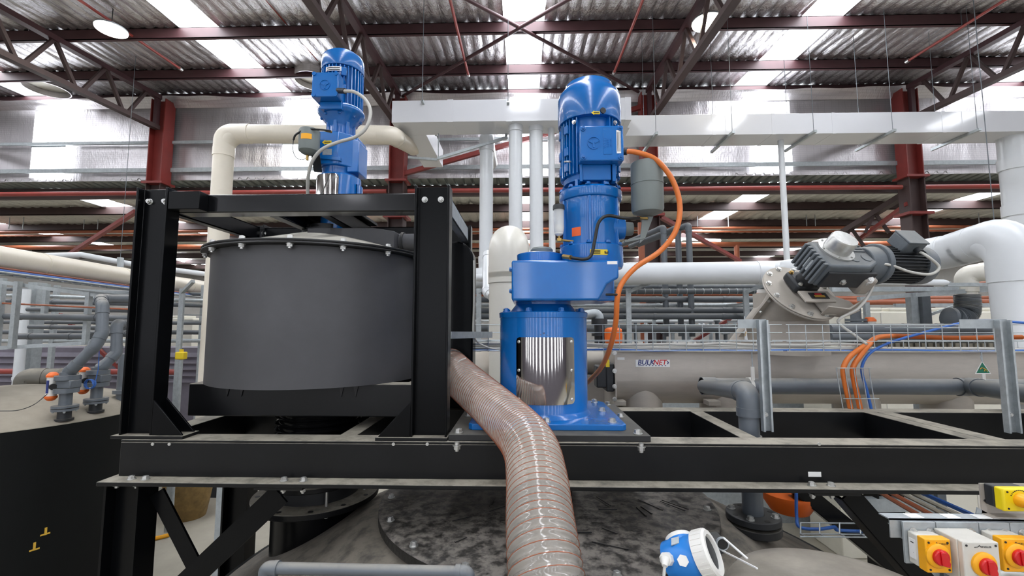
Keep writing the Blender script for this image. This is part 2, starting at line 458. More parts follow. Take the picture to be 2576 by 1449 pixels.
for i, x in enumerate(WINX):
    w = struct(MB().box((x - .42, YW - .10, LOWZ + .08), (x + .42, YW - .07, ZC + 5.28)), 'window_%d' % (i + 1), 'window_glow', 'translucent sheet window in the foil wall')
    part(MB().box((x - .44, YW - .11, ZC + 4.36), (x + .44, YW - .102, ZC + 4.40)), 'glazing_bar', 'galv', w)
# horizontal girts and head flashing
for i, (dz, h) in enumerate(((4.43, .07), (3.74, .1))):
    struct(MB().box((XL, YW - .16, ZC + dz - h/2), (XR, YW - .115, ZC + dz + h/2)), 'trim_%d' % (i + 1), 'galv_flat')
# drooping foil lip at the head of the wall, one drape per bay
dr = MB()
for bx in range(-4, 4):
    x0 = -2.95 + bx * 5.9; rows = []
    for k in range(9):
        row = []
        for i in range(41):
            t = i / 40; x = x0 + 5.9 * t
            sag = .16 * math.sin(PI * t) + .04 * MN.noise(V((x * 1.3, k * .3, 2)))
            row.append((x, YW - .14 - .30 * (k / 8) * (.4 + .6 * math.sin(PI * t)) , ZC + 5.30 + .26 * k / 8 - sag * (k / 8)))
        rows.append(row)
    dr.sheet(rows)
struct(dr, 'trim_3', 'foil_wall', 'sagging foil lip at the head of the clerestory wall', 70)

# ---- main roof
def pillow(x, y, seed, per=.21):
    j = x / per + .35 * MN.noise(V((x * 1.1, y * .35, seed)))
    f = abs((j % 1.0) * 2 - 1)
    return -.034 * (1 - f ** 2.2) + .024 * MN.noise(V((x * 2.1, y * 1.4, seed + 5))) + .010 * MN.noise(V((x * 9, y * 2.2, seed)))
ce = MB()
edges = [XL]
for x in SKY_X: edges += [x - .375, x + .375]
edges.append(XR)
for k in range(0, len(edges), 2):
    x0, x1 = edges[k], edges[k+1]
    for (ya, yb, dx, dy) in ((YB, 3.6, .5, .5), (3.6, YW, .035, .13)):
        nx = max(1, int((x1 - x0) / dx)); ny = max(1, int((yb - ya) / dy)); rows = []
        if x1 < -13 or x0 > 13: nx = max(1, int((x1 - x0) / .25))
        for a in range(ny + 1):
            y = ya + (yb - ya) * a / ny; row = []
            for i in range(nx + 1):
                x = x0 + (x1 - x0) * i / nx
                row.append((x, y, roofz(y) + .03 + (pillow(x, y, 1.7) if dx < .1 else 0)))
            rows.append(row)
        ce.sheet(rows)
ceiling = struct(ce, 'ceiling', 'foil_roof', 'wrinkled silver foil ceiling of the main roof', 50)
for x in SKY_X:
    for a in range(len(PURL) - 1):
        y1, y0 = PURL[a], PURL[a+1]
        m = MB(); vs = []
        m.add([(x-.38, y0, roofz(y0)+.02), (x+.38, y0, roofz(y0)+.02), (x+.38, y1, roofz(y1)+.02), (x-.38, y1, roofz(y1)+.02),
               (x-.38, y0, roofz(y0)+.04), (x+.38, y0, roofz(y0)+.04), (x+.38, y1, roofz(y1)+.04), (x-.38, y1, roofz(y1)+.04)],
              [(0,3,2,1),(4,5,6,7),(0,1,5,4),(1,2,6,5),(2,3,7,6),(3,0,4,7)])
        part(m, 'skylight_panel', 'skylight', ceiling)
for y in PURL:
    z = roofz(y)
    m = MB(); m.box((XL, y, z - .21), (XR, y + .012, z)); m.box((XL, y, z - .012), (XR, y + .07, z)); m.box((XL, y, z - .21), (XR, y + .07, z - .198)); m.box((XL, y + .058, z - .198), (XR, y + .07, z - .17))
    part(m, 'purlin', 'maroon', ceiling)
# ---- low roof beyond the wall
lo = MB()
edges = [XL]
for x in LOW_X: edges += [x - .36, x + .36]
edges.append(XR)
LP = [10.75, 12.5, 14.6, 16.7, 18.8, 20.9, 23.0, 25.1, 27.2, 29.3, 31.4, 33.5, 35.9]
for k in range(0, len(edges), 2):
    x0, x1 = edges[k], edges[k+1]
    for (ya, yb, dx, dy) in ((10.75, 19.0, .06, .16), (19.0, YF, .4, .4)):
        nx = max(1, int((x1 - x0) / dx)); ny = int((yb - ya) / dy); rows = []
        for a in range(ny + 1):
            y = ya + (yb - ya) * a / ny
            rows.append([(x0 + (x1-x0)*i/nx, y, LOWZ + .02 + (1.3 * pillow(x0 + (x1-x0)*i/nx, y, 4.2, .3) if dx < .1 else 0)) for i in range(nx + 1)])
        lo.sheet(rows)
low = struct(lo, 'ceiling', 'foil_low', 'dull foil ceiling of the low roof beyond the wall', 50)
for x in LOW_X:
    for a in range(len(LP) - 1):
        part(MB().box((x-.365, LP[a]+.05, LOWZ+.0), (x+.365, LP[a+1], LOWZ+.02)), 'skylight_panel', 'skylight', low)
for y in LP[1:]:
    m = MB(); m.box((XL, y, LOWZ - .24), (XR, y + .015, LOWZ)); m.box((XL, y, LOWZ - .24), (XR, y + .08, LOWZ - .225))
    part(m, 'purlin', 'brown_steel', low)
# bare corrugated strip and gutter beam where the low roof meets the wall
cs = MB(); rows = [[], []]
n = 0
x = XL
prof = []
while x < XR:
    prof += [(x, 0), (x + .13, 0), (x + .15, .045), (x + .19, .045), (x + .21, 0)]; x += .21
# the strip slopes down from the wall to the gutter beam
rows = [[(px, YW - .02, LOWZ + .02 + pz) for px, pz in prof], [(px, 10.78, LOWZ - .03 + pz) for px, pz in prof]]
cs.sheet(rows)
struct(cs, 'trim_4', 'corrugated', 'bare corrugated sheet strip under the clerestory wall', 20)
struct(MB().box((XL, 10.66, LOWZ - .30), (XR, 10.78, LOWZ - .04)), 'trim_5', 'brown_steel', 'dark gutter beam below the corrugated strip')

# ---- columns
COLX = (-14.65, -8.72, -2.95, 2.92, 8.85, 14.75)
cw = ('at the far end of the row', 'behind the black frame post', 'between the blue drive on the drum and the white duct', 'behind the taller blue drive', 'beside the big white bend', 'beyond the big white bend')
for x, wd_ in zip(COLX, cw):
    t = thing('steel_column', 'red oxide steel column ' + wd_, 'column', (x, 10.0, 0))
    t['kind'] = 'structure'
    H = [(p[0], p[1], 0) for p in hsec(.36, .30, .022, (x, 9.98))]
    part(MB().prism([(a, b, ZC + 3.35) for a, b, c in H], (0, 0, 2.05)), 'upper_shaft', 'red_oxide', t)
    part(MB().prism([(a, b, 0) for a, b, c in H], (0, 0, ZC + 3.32)), 'lower_shaft', 'brown_steel', t)
    part(MB().box((x - .25, 9.78, ZC + 3.32), (x + .25, 10.18, ZC + 3.37)), 'splice_plate', 'red_oxide', t)
    part(MB().box((x - .27, 9.76, ZC + 2.46), (x + .27, 10.2, ZC + 2.52)), 'cap_plate', 'red_oxide', t)
# ---- roof trusses
tw = ('over the tanks, first from the end wall', 'ending at the column behind the black frame', 'running above the blue drive on the drum', 'running behind the second round lamp', 'ending at the column by the white bend', 'past the white bend')
for x, wl in zip(COLX, tw):
    t = thing('roof_truss', 'dark brown steel roof truss ' + wl, 'roof truss', (x, 9.85, ZC + 4.7)); t['kind'] = 'structure'
    tz = lambda y: roofz(y) - .27
    bz = lambda y: roofz(y) - 1.02
    ye = 1.2
    part(MB().bar((x, 9.85, tz(9.85)), (x, ye, tz(ye)), .13, .10), 'top_chord', 'maroon', t)
    part(MB().bar((x, 9.85, bz(9.85)), (x, ye, bz(ye)), .13, .10), 'bottom_chord', 'brown_steel', t)
    part(MB().bar((x, 9.80, bz(9.8)), (x, 9.80, tz(9.8)), .09, .09, (0,1,0)), 'end_post', 'maroon', t)
    y = 9.5; k = 0
    while y > ye + .6:
        part(MB().bar((x, y, tz(y)), (x, y - .45, bz(y-.45)), .06, .06, (1,0,0)), 'web_member', 'brown_steel', t)
        part(MB().bar((x, y - .55, bz(y-.55)), (x, y - 1.0, tz(y-1)), .06, .06, (1,0,0)), 'web_member', 'brown_steel', t)
        y -= 1.0
# ---- roof cross bracing
c0 = V((-.08, 7.45, roofz(7.45) - .27))
for i, (s, wl) in enumerate(((-1, 'rising over the white duct to the lamp side'), (1, 'crossing it toward the drum side'))):
    a = V((c0.x + s * 2.8, 9.95, roofz(9.95) - .27)); b = V((c0.x - s * 2.9, 4.85, roofz(4.85) - .27))
    single(MB().tube([a + V((0,0,.03*i)), b + V((0,0,.03*i))], .034, 10), 'bracing_rod', 'maroon', 'thin maroon roof bracing rod ' + wl, 'bracing')
# wall brace and red sprinkler pipes
single(MB().bar((-2.8, 9.9, ZC + 3.52), (2.8, 9.9, ZC + 5.08), .09, .10), 'wall_brace', 'red_oxide', 'red diagonal brace climbing between two columns behind the white pipes', 'bracing')
for i, (px, py, Y, wl) in enumerate(((80, 167, 9.3, 'ending above the sloping truss by the tank'), (454, 173, 8.8, 'ending beside the round lamp'), (800, 152, 8.9, 'ending just above the blue drive on the drum'),
                      (1178, 188, 9.0, 'ending above the white duct near the rod hanger'), (1545, 182, 9.0, 'ending above the taller blue drive'), (2284, 153, 8.7, 'ending beyond the second round lamp'))):
    e = at(px, py, Y)
    t = thing('sprinkler_pipe', 'thin red sprinkler pipe ' + wl, 'pipe', e)
    dz = roofz(Y) - e.z
    part(MB().tube([e, (e.x, 2.0, roofz(2.0) - dz)], .026, 10), 'pipe_run', 'sprinkler_red', t)
    part(MB().cyl(e + V((0, .04, 0)), e + V((0, -.03, 0)), .036, n=12), 'sprinkler_head', 'zinc', t)
    for yy in (Y - 1.1, Y - 2.6):
        part(MB().cyl((e.x, yy, roofz(yy) - dz), (e.x, yy, roofz(yy)), .006, n=6), 'hanger', 'gear_grey', t)
z = zat(470, 9.7)
for (xa, xb, wl) in ((-14.4, -9.0, 'beyond the far tank'), (-8.5, -3.2, 'behind the blue drive on the drum'), (-2.7, 2.7, 'behind the white pipes'), (3.2, 8.6, 'behind the grey vertical tube'), (9.1, 14.5, 'past the white bend')):
    single(MB().tube([(xa, 9.95, z), (xb, 9.95, z)], .052, 14), 'strut_tube', 'sprinkler_red', 'red horizontal tube under the gutter beam ' + wl, 'pipe')
# diagonal red braces further back
for (p0, p1, wl) in ((at(150, 655, 12.5), at(342, 532, 9.9), 'by the cream pipe'), (at(2165, 600, 12.5), at(2285, 512, 9.9), 'by the geared motor'), (at(1862, 657, 12.5), at(1660, 545, 9.9), 'behind the orange cable')):
    single(MB().bar(p0, p1, .09, .09), 'knee_brace', 'red_oxide', 'red steel knee brace leaning on a column ' + wl, 'bracing')
# sprinkler mains across the low roof
for (py, Y, r, m, wl) in ((577, 14.0, .05, 'copper_pipe', 'upper thin'), (586, 14.6, .035, 'copper_pipe', 'thin lower twin of the upper'), (617, 15.6, .085, 'copper_pipe', 'lower thick')):
    zz = zat(py, Y)
    single(MB().tube([(-20, Y, zz), (20, Y, zz)], r, 14), 'sprinkler_main', m, wl + ' copper coloured sprinkler main across the low roof', 'pipe')
for px, Y in ((22, 13.6), (57, 13.6), (210, 14), (245, 14), (1755, 14), (1833, 14), (2030, 14), (2052, 14), (2465, 14)):
    a = at(px, 577, Y)
    single(MB().cyl(a, (a.x, Y, LOWZ), .012, n=6), 'hanger_rod', 'galv', 'thin galvanised hanger rod under the low roof', 'hanger', 'hanger rods of the sprinkler mains')
# ---- lamps
for (px, py, Y, wl) in ((280, 75, 7.1, 'hanging near the sloping truss by the far tank'), (1778, 57, 6.9, 'hanging beside the truss behind the taller blue drive')):
    p = at(px, py, Y)
    t = thing('high_bay_lamp', 'round glowing high bay lamp ' + wl, 'lamp', p)
    part(MB().solid([(.20, 0), (.235, .01), (.235, .03), (.10, .06), (.08, .12), (0.0, .13)], p), 'housing', 'gear_grey', t)
    part(MB().cyl(p + V((0,0,-.012)), p + V((0,0,.004)), .225, n=40), 'diffuser', 'lamp_glow', t)
    part(MB().cyl(p + V((0,0,.12)), (p.x, p.y, roofz(p.y)), .008, n=8), 'cord', 'black_rubber', t)
for (a, b, wl) in ((at(36, 487, 11.5), at(160, 536, 14.0), 'beside the skylight over the far tank'), (at(432, 649, 21), at(513, 671, 27), 'seen past the frame post'), (at(1700, 600, 16.5), at(1812, 605, 16.8), 'behind the grey upright pipes')):
    t = thing('tube_lamp', 'white linear tube lamp ' + wl, 'lamp', a)
    part(MB().tube([a, b], .05, 12), 'diffuser', 'tube_glow', t)
    for q in (a, b): part(MB().cyl(q, (q.x, q.y, LOWZ), .01, n=6), 'hanger', 'galv', t)
# round ventilator openings in the main roof
for (px, py, Y, wl) in ((790, 186, 9.4, 'behind the blue drive on the drum'), (120, 205, 9.6, 'beside the sloping truss')):
    p = at(px, py, Y); p.z = roofz(p.y)
    t = thing('roof_ventilator', 'round pale roof ventilator throat ' + wl, 'vent', p)
    part(MB().lathe([(.40, -.16), (.42, -.16), (.42, .04), (.40, .04)], p, n=40), 'throat', 'foil_wall', t)
    part(MB().cyl(p + V((0,0,-.02)), p + V((0,0,0)), .395, n=40), 'throat_cap', 'cream_panel', t)

# dark raking beam under the low roof behind the white bend
rk = thing('raking_beam', 'dark raking roof beam behind the column by the geared motor', 'beam', at(2285, 480, 10.3))
rk['kind'] = 'structure'
r0, r1 = at(2288, 482, 10.4), at(2010, 652, 14.5)
part(MB().bar(r0, r1, .16, .14), 'top_chord', 'brown_steel', rk)
for f in (.25, .45, .65):
    p = r0.lerp(r1, f); part(MB().bar(p, p + V((.25, -.1, -.55)), .07, .07), 'web_member', 'brown_steel', rk); part(MB().bar(p, p + V((-.2, .1, -.5)), .07, .07), 'web_member', 'brown_steel', rk)
# ================================================================== FOREGROUND STEEL
DT = ZC - .569          # top of the deck beams
DB = ZC - .746          # bottom of the deck beams
fr = thing('steel_support_frame', 'long black steel support frame with a dusty lower lip spanning the picture', 'frame', (0, 2.24, 0))
XA, XB = -2.005, 4.2
b = MB(); b.box((XA, 2.18, DB), (XB, 2.192, DT - .012)); b.box((XA, 2.18, DT - .012), (XB, 2.306, DT)); b.box((XA, 2.29, DB), (XB, 2.306, DT - .012)); b.box((XA, 2.192, DB), (XA + .012, 2.29, DT - .012))
part(b, 'front_beam', 'black_steel', fr, bevel=.004)
part(MB().box((XA - .03, 2.098, DB - .020), (XB, 2.30, DB)), 'lower_lip', 'black_steel', fr, bevel=.003, label='dusty projecting lower lip of the front beam')
b = MB(); b.box((XA, 2.98, DB), (XB, 3.11, DT))
part(b, 'rear_beam', 'black_steel', fr, bevel=.004)
for x0, x1 in ((-2.0, -1.88), (-.955, -.865), (1.10, 1.185), (2.225, 2.31), (2.315, 2.41), (3.5, 3.6)):
    part(MB().box((x0, 2.306, DB + .01), (x1, 2.98, DT - .001)), 'cross_beam', 'black_steel', fr, bevel=.003)
# legs
for (x, y, wl) in ((-1.935, 2.185, ''), (-1.935, 3.04, ''), (3.9, 2.2, ''), (2.36, 3.04, '')):
    z1 = DB - .020
    part(MB().prism([(a, c, 0.02) for a, c in hsec(.17, .12, .012, (x, y))], (0, 0, z1 - .025)), 'leg', 'black_paint', fr)
    part(MB().box((x - .14, y - .1, 0), (x + .14, y + .1, .02)), 'foot_plate', 'black_paint', fr)
    for dx in (-.05, .05):
        if y < 2.5: nut(fr, (x + dx, y - .03, z1), (0,0,-1), .03)
def angle_bar(a, c, w=.1, t=.012, name='brace', up=(0,-1,0)):
    m = MB(); a = V(a); c = V(c); d = (c - a).normalized(); u = V(up); s = d.cross(u).normalized()
    m.bar(a, c, w, t, u); m.bar(a + s * (w/2) + V((0, w/2, 0)), c + s * (w/2) + V((0, w/2, 0)), t, w, u)
    part(m, name, 'black_paint', fr)
# braces
angle_bar(at(395, 1238, 2.2), at(560, 1560, 2.2), .075)
angle_bar(at(706, 1243, 2.13), at(430, 1505, 2.13), .10)
angle_bar(at(2135, 1240, 2.15), at(2450, 1600, 2.15), .085)
angle_bar(at(2010, 1225, 2.75), at(2420, 1560, 2.75), .09)
for px in (640, 762, 715):
    pass
part(MB().box((at(650, 1238, 2.15).x, 2.11, DB - .034), (at(770, 1238, 2.15).x, 2.25, DB - .020)), 'gusset_plate', 'black_steel', fr)
part(MB().box((at(2035, 1238, 2.15).x, 2.11, DB - .034), (at(2150, 1238, 2.15).x, 2.25, DB - .020)), 'gusset_plate', 'black_steel', fr)
for px in (714, 763, 2042, 2090, 330, 365):
    p = at(px, 1214, 2.14); p.z = DB; bolt(fr, p, (0,0,1), .030, 'zinc', px * .1)
    if px > 400: nut(fr, (p.x, p.y, DB - .034), (0,0,-1), .026)
for px in (385, 427, 990, 1075, 2060):      # pale bolt ends just under the top flange
    p = at(px, 1117, 2.179); inst('end', lambda: MB().cyl((0,0,0), (0,0,.004), .008, n=12), 'bolt_end', 'zinc', fr, p, (0,-1,0))
for px in (2020,):
    p = at(2049, 1193, 2.179)
    part(MB().box((p.x - .030, 2.177, p.z - .011), (p.x + .030, 2.1795, p.z + .011)), 'sticker', 'sticker_white', fr, label='small white sticker')
# ------------------------------------------------------------------ cage round the drum
RT = ZC + .722; BT = ZC + .703; BB = ZC + .603
cg = thing('steel_cage', 'glossy black steel cage bolted on the deck around the black drum', 'frame', (-1.2, 2.6, DT))
posts = {'a': (-2.038, -1.870), 'b': (-.562, -.380)}
for k, (x0, x1) in posts.items():
    for y0, nm in ((2.20, 'front'), (3.06, 'rear')):
        if nm == 'rear' and k == 'b': y0 = 3.12
        xc = (x0 + x1) / 2
        part(MB().prism([(a, c, DT + .016) for a, c in hsec(x1 - x0, .09, .011, (xc, y0 + .045))], (0, 0, RT - DT - .016)), 'post', 'black_paint', cg, bevel=.0025)
        if nm == 'front':
            e = .10
            part(MB().box((x0 - (.03 if k == 'a' else .17), 2.188, DT), (x1 + (.17 if k == 'a' else .005), 2.305, DT + .016)), 'base_plate', 'black_steel', cg, bevel=.002)
            for yy in (2.2, 2.278):
                s = 1 if k == 'a' else -1; xx = x1 if k == 'a' else x0
                part(MB().prism([(xx, yy, DT + .016), (xx + s * .16, yy, DT + .016), (xx + s * .15, yy, DT + .03), (xx, yy, DT + .19)], (0, .010, 0)), 'gusset', 'black_paint', cg, bevel=.002)
            for dx in ((.045, .13)):
                p = (x0 + dx, 2.245 - .006, ZC + .655)
                nut(cg, p, (0,-1,0), .026)
        else:
            part(MB().box((x0 - .02, y0 - .02, DT), (x1 + .02, y0 + .11, DT + .016)), 'base_plate', 'black_steel', cg)
def pfc(a, c, h, w, open_dir, name='beam', m='black_paint'):
    """channel along a-c: web plus two flanges pointing along open_dir"""
    a = V(a); c = V(c); o = V(open_dir); t = .008
    mb = MB()
    mb.bar(a + o * t/2, c + o * t/2, t, h, (0,0,1))
    for s in (-1, 1):
        z = V((0,0,s * (h/2 - t/2)))
        mb.bar(a + o * w/2 + z, c + o * w/2 + z, w, t, (0,0,1))
    return part(mb, name, m, cg, bevel=.0015)
zm = (BT + BB) / 2; hb = BT - BB
part(MB().box((-1.869, 2.272, BB), (-.563, 2.37, BT)), 'top_beam', 'black_gloss', cg, bevel=.006)
part(MB().box((-1.869, 2.205, BB + .002), (-1.70, 2.272, BT - .001)), 'top_beam_end', 'black_paint', cg, bevel=.003)
pfc((-1.868, 3.08, zm), (-.564, 3.08, zm), hb, .06, (0, 1, 0), 'top_beam')
pfc((-1.90, 2.292, zm), (-1.90, 3.06, zm), hb, .05, (-1, 0, 0), 'top_beam')
pfc((-.40, 2.292, zm), (-.40, 3.12, zm), hb, .05, (-1, 0, 0), 'top_beam', 'galv_flat')
for x in (-1.42, -1.08):
    pfc((x, 2.372, zm - .004), (x, 3.078, zm - .004), hb - .01, .05, (1 if x < -1.3 else -1, 0, 0), 'motor_beam')
for px in (637, 664): bolt(cg, at(px, 587, 3.078), (0,-1,0), .026)
# lower beams that carry the drum
ZLT = ZC - .327; ZLB = ZC - .504
part(MB().box((-1.868, 2.43, ZLB), (-.563, 2.53, ZLT)), 'lower_beam', 'black_steel', cg, bevel=.005)
part(MB().box((-1.868, 3.10, ZLB), (-.563, 3.20, ZLT)), 'lower_beam', 'black_steel', cg, bevel=.005)
for x in (-1.868, -.66): part(MB().box((x, 2.53, ZLB), (x + .1, 3.10, ZLT)), 'lower_beam', 'black_steel', cg, bevel=.004)
for x in (-1.66, -1.58, -1.02, -.94):
    part(MB().prism([(x, 2.424, ZLT - .001), (x + .03, 2.424, ZLT - .001), (x + .015, 2.424, ZLT - .07)], (0, .005, 0)), 'shadow_wedge', 'black_matte', cg)  # thin dark wedges painting the shadows below the drum onto the beam face
# ------------------------------------------------------------------ drum hopper
DC = V((-1.300, 2.82, ZLT)); RB = .625; RR = .672; ZR = ZC + .415
dm = thing('drum_hopper', 'wide charcoal plastic drum hopper with bolted rim inside the cage', 'drum', DC)
part(MB().lathe([(RB - .02, ZLT), (RB, ZLT), (RB, ZR - .002), (RB - .02, ZR - .002)], (DC.x, DC.y, 0), n=96), 'drum_wall', 'drum_plastic', dm)
part(MB().lathe([(RB - .03, ZR), (RR, ZR), (RR + .003, ZR + .004), (RR, ZR + .011), (RB - .03, ZR + .011)], (DC.x, DC.y, 0), n=96), 'rim_flange', 'black_matte', dm)
rimf = COL.objects[-1]
part(MB().lathe([(RB - .03, ZR + .014), (RR, ZR + .014), (RR + .002, ZR + .02), (RR, ZR + .025), (RB - .03, ZR + .025)], (DC.x, DC.y, 0), n=96), 'lid_flange', 'black_matte', dm)
lidf = COL.objects[-1]
part(MB().solid([(RB + .01, ZR + .025), (RB - .03, ZR + .035), (.17, ZR + .165), (.13, ZR + .172), (0, ZR + .172)], (DC.x, DC.y, 0), n=80), 'lid_cone', 'cone_cover', dm, label='dusty pale conical lid')
part(MB().solid([(.15, ZR + .155), (.15, ZR + .20), (.10, ZR + .205), (.10, ZR + .235), (0, ZR + .235)], (DC.x, DC.y, 0), n=40), 'lid_boss', 'black_matte', dm)
part(MB().solid([(.58, ZLT - .001), (.60, ZLT + .012), (0, ZLT + .013)], (DC.x, DC.y, 0), n=48), 'drum_floor', 'black_matte', dm)
for k in range(16):
    a = 2 * PI * (k + .42) / 16
    p = (DC.x + .652 * math.cos(a), DC.y + .652 * math.sin(a), ZR)
    nut(rimf, p, (0,0,-1), .030); bolt(lidf, (p[0], p[1], ZR + .025), (0,0,1), .030)
# duct box rising off the lid toward the right hand post
b = MB()
z0, z1 = ZR + .04, ZR + .165
poly = [(-1.28, 2.52, z1 - .05), (-1.28, 2.52, z1), (-.90, 2.60, z1), (-.78, 2.72, z1 - .01), (-.78, 2.72, z0), (-.92, 2.60, z0)]
b.prism([V(p) for p in ((-1.30, 2.56, z1 - .03), (-1.30, 2.56, z1), (-.90, 2.56, z1), (-.80, 2.66, z1), (-.80, 2.66, z0), (-.90, 2.56, z0))], (0.02, .30, 0))
part(b, 'duct_box', 'drum_plastic', dm, bevel=.004)
part(MB().cyl((-.82, 2.78, ZR + .115), (-.62, 2.78, ZR + .115), .058, n=28), 'duct_stub', 'drum_plastic', dm)
part(MB().lathe([(.056, 0), (.068, 0), (.068, .016), (.056, .016)], (-.785, 2.78, ZR + .115), (1, 0, 0), n=28), 'weld_collar', 'black_matte', dm)
# chute on the far side of the cage with its rounded shoulder
ch = MB(); pts = []
x0, x1, zb, zt, rr = -.70, -.338, DT + .02, zat(607, 2.92, 1150), .12
pts = [(x0, 2.60, zb), (x1, 2.60, zb)] + [(x1 - rr + rr * math.cos(t * PI / 16), 2.60, zt - rr + rr * math.sin(t * PI / 16)) for t in range(9)] + [(x0, 2.60, zt)]
pts = [(p[0], 2.92, p[2]) for p in pts]
ch.prism(pts, (0, .18, 0))
sc_ = single(ch, 'rounded_chute', 'black_paint', 'black chute with a rounded shoulder standing behind the cage post', 'chute', bevel=.012, angle=50)
part(MB().lathe([(.098, 0), (.125, 0), (.125, .02), (.098, .02)], (-.47, 2.92, ZC - .30), (.2, -1, 0), n=32), 'spigot_flange', 'black_matte', sc_)
part(MB().cyl((-.475, 2.94, ZC - .295), (-.44, 2.80, ZC - .31), .098, n=32), 'spigot', 'black_rubber', sc_)
cbl = spline([at(1192, 655, 2.915), at(1192, 760, 2.915), at(1190, 838, 2.915), at(1198, 858, 2.93), at(1230, 875, 2.95), at(1262, 880, 3.0)])
single(MB().tube(cbl, .006, 8), 'grey_cable', 'grey_cable', 'thin grey cable down the edge of the rounded black chute', 'cable')
# flexible joint and outlet below the drum
jx = thing('outlet_joint', 'glossy black corrugated joint and flanged outlet under the drum', 'pipe joint', (DC.x, DC.y, ZC - 1.5))
prof = [(.21, -.50)]
z = -.50
while z > -.90:
    prof += [(.245, z - .006), (.258, z - .016), (.245, z - .026), (.222, z - .034)]; z -= .038
prof += [(.2, z), (.19, z)]
part(MB().lathe([(r, ZC + h) for r, h in prof] + [(.19, ZC - .50)], (DC.x, DC.y, 0), n=56), 'bellows', 'bellows', jx, angle=60)
for rr, za, zb_ in ((.315, -.955, -.925), (.37, -1.075, -1.04)):
    part(MB().lathe([(.2, ZC + za), (rr, ZC + za), (rr, ZC + zb_), (.2, ZC + zb_)], (DC.x, DC.y, 0), n=64), 'flange', 'black_steel', jx, bevel=.004)
part(MB().lathe([(.235, ZC - 1.60), (.257, ZC - 1.60), (.257, ZC - 1.075), (.235, ZC - 1.075)], (DC.x, DC.y, 0), n=64), 'outlet_pipe', 'black_paint', jx)
part(MB().lathe([(.18, ZC - 1.04), (.25, ZC - 1.04), (.25, ZC - .955), (.18, ZC - .955)], (DC.x, DC.y, 0), n=48), 'spool', 'black_matte', jx)
for k in range(12):
    a = 2 * PI * (k + .15) / 12; p = V((DC.x + .29 * math.cos(a), DC.y + .29 * math.sin(a), 0))
    if k % 2 == 0:
        part(MB().cyl((p.x, p.y, ZC - 1.095), (p.x, p.y, ZC - .91), .008, n=10), 'stud', 'zinc', jx)
        nut(jx, (p.x, p.y, ZC - 1.076), (0,0,-1), .034)
    q = V((DC.x + .335 * math.cos(a + .26), DC.y + .335 * math.sin(a + .26), ZC - 1.0398))
    inst('hole', lambda: MB().cyl((0,0,0), (0,0,.001), .014, n=16), 'bolt_hole', 'black_rubber', jx, q)
# ------------------------------------------------------------------ mixing tank under the frame
TC = V((.12, 2.64, 0))
tk = thing('mixing_tank', 'big black mixing tank with a dusty cone top below the frame', 'tank', TC)
ZL = ZC - .975
part(MB().lathe([(.80, ZL - .055), (1.0, ZL - .085), (1.86, ZC - 1.475), (1.88, ZC - 1.49), (1.80, ZC - 1.49), (.80, ZL - .08)], (TC.x, TC.y, 0), n=120), 'tank_cone', 'tank_top', tk)
part(MB().lathe([(1.82, 0), (1.86, 0), (1.86, ZC - 1.485), (1.82, ZC - 1.485)], (TC.x, TC.y, 0), n=96), 'tank_wall', 'tank_black', tk)
part(MB().lathe([(1.86, ZC - 1.53), (1.89, ZC - 1.53), (1.89, ZC - 1.48), (1.86, ZC - 1.48)], (TC.x, TC.y, 0), n=96), 'tank_rim', 'tank_black', tk)
rows = []
lid = MB()
for i in range(25):
    r = .922 * i / 24 if i else 1e-4
    rows.append([(TC.x + r * math.cos(2*PI*k/96), TC.y + r * math.sin(2*PI*k/96), ZL + .006 * MN.noise(V((r * 5 * math.cos(2*PI*k/96), r * 5 * math.sin(2*PI*k/96), 1))) * min(1, (24 - i) / 3)) for k in range(97)])
rows.append([(TC.x + .926 * math.cos(2*PI*k/96), TC.y + .926 * math.sin(2*PI*k/96), ZL - .003) for k in range(97)])
rows.append([(TC.x + .926 * math.cos(2*PI*k/96), TC.y + .926 * math.sin(2*PI*k/96), ZL - .045) for k in range(97)])
rows.append([(TC.x + .80 * math.cos(2*PI*k/96), TC.y + .80 * math.sin(2*PI*k/96), ZL - .05) for k in range(97)])
lid.sheet(rows)
lidp = part(lid, 'lid', 'lid_black', tk, label='round black lid smeared with dried dust')
for k in range(18):
    a = 2 * PI * (k + .3) / 18
    bolt(lidp, (TC.x + .875 * math.cos(a), TC.y + .875 * math.sin(a), ZL), (0,0,1), .032, 'zinc', a)
part(MB().cyl((TC.x, TC.y, ZL + .002), (TC.x, TC.y, DT - .01), .16, n=32), 'shaft_housing', 'black_paint', tk)
rl = random.Random(4)
for k in range(16):      # dried splinters stuck to the lid
    a = rl.uniform(-PI, 0); r = rl.uniform(.3, .8); p = V((TC.x + r * math.cos(a), TC.y + r * math.sin(a), ZL + .006)); d = V((math.cos(a * 3), math.sin(a * 5), 0)).normalized() * rl.uniform(.03, .09)
    part(MB().bar(p - d, p + d, .006, .004), 'dried_flake', 'black_matte', lidp)
# ================================================================== DRIVES
def base_bolts(parent, x0, x1, y0, y1, z, s, m='zinc'):
    xm, ym = (x0 + x1) / 2, (y0 + y1) / 2
    for (x, y) in ((x0,y0),(xm,y0),(x1,y0),(x0,ym),(x1,ym),(x0,y1),(xm,y1),(x1,y1)):
        bolt(parent, (x, y, z), (0,0,1), s, m, x * 7)
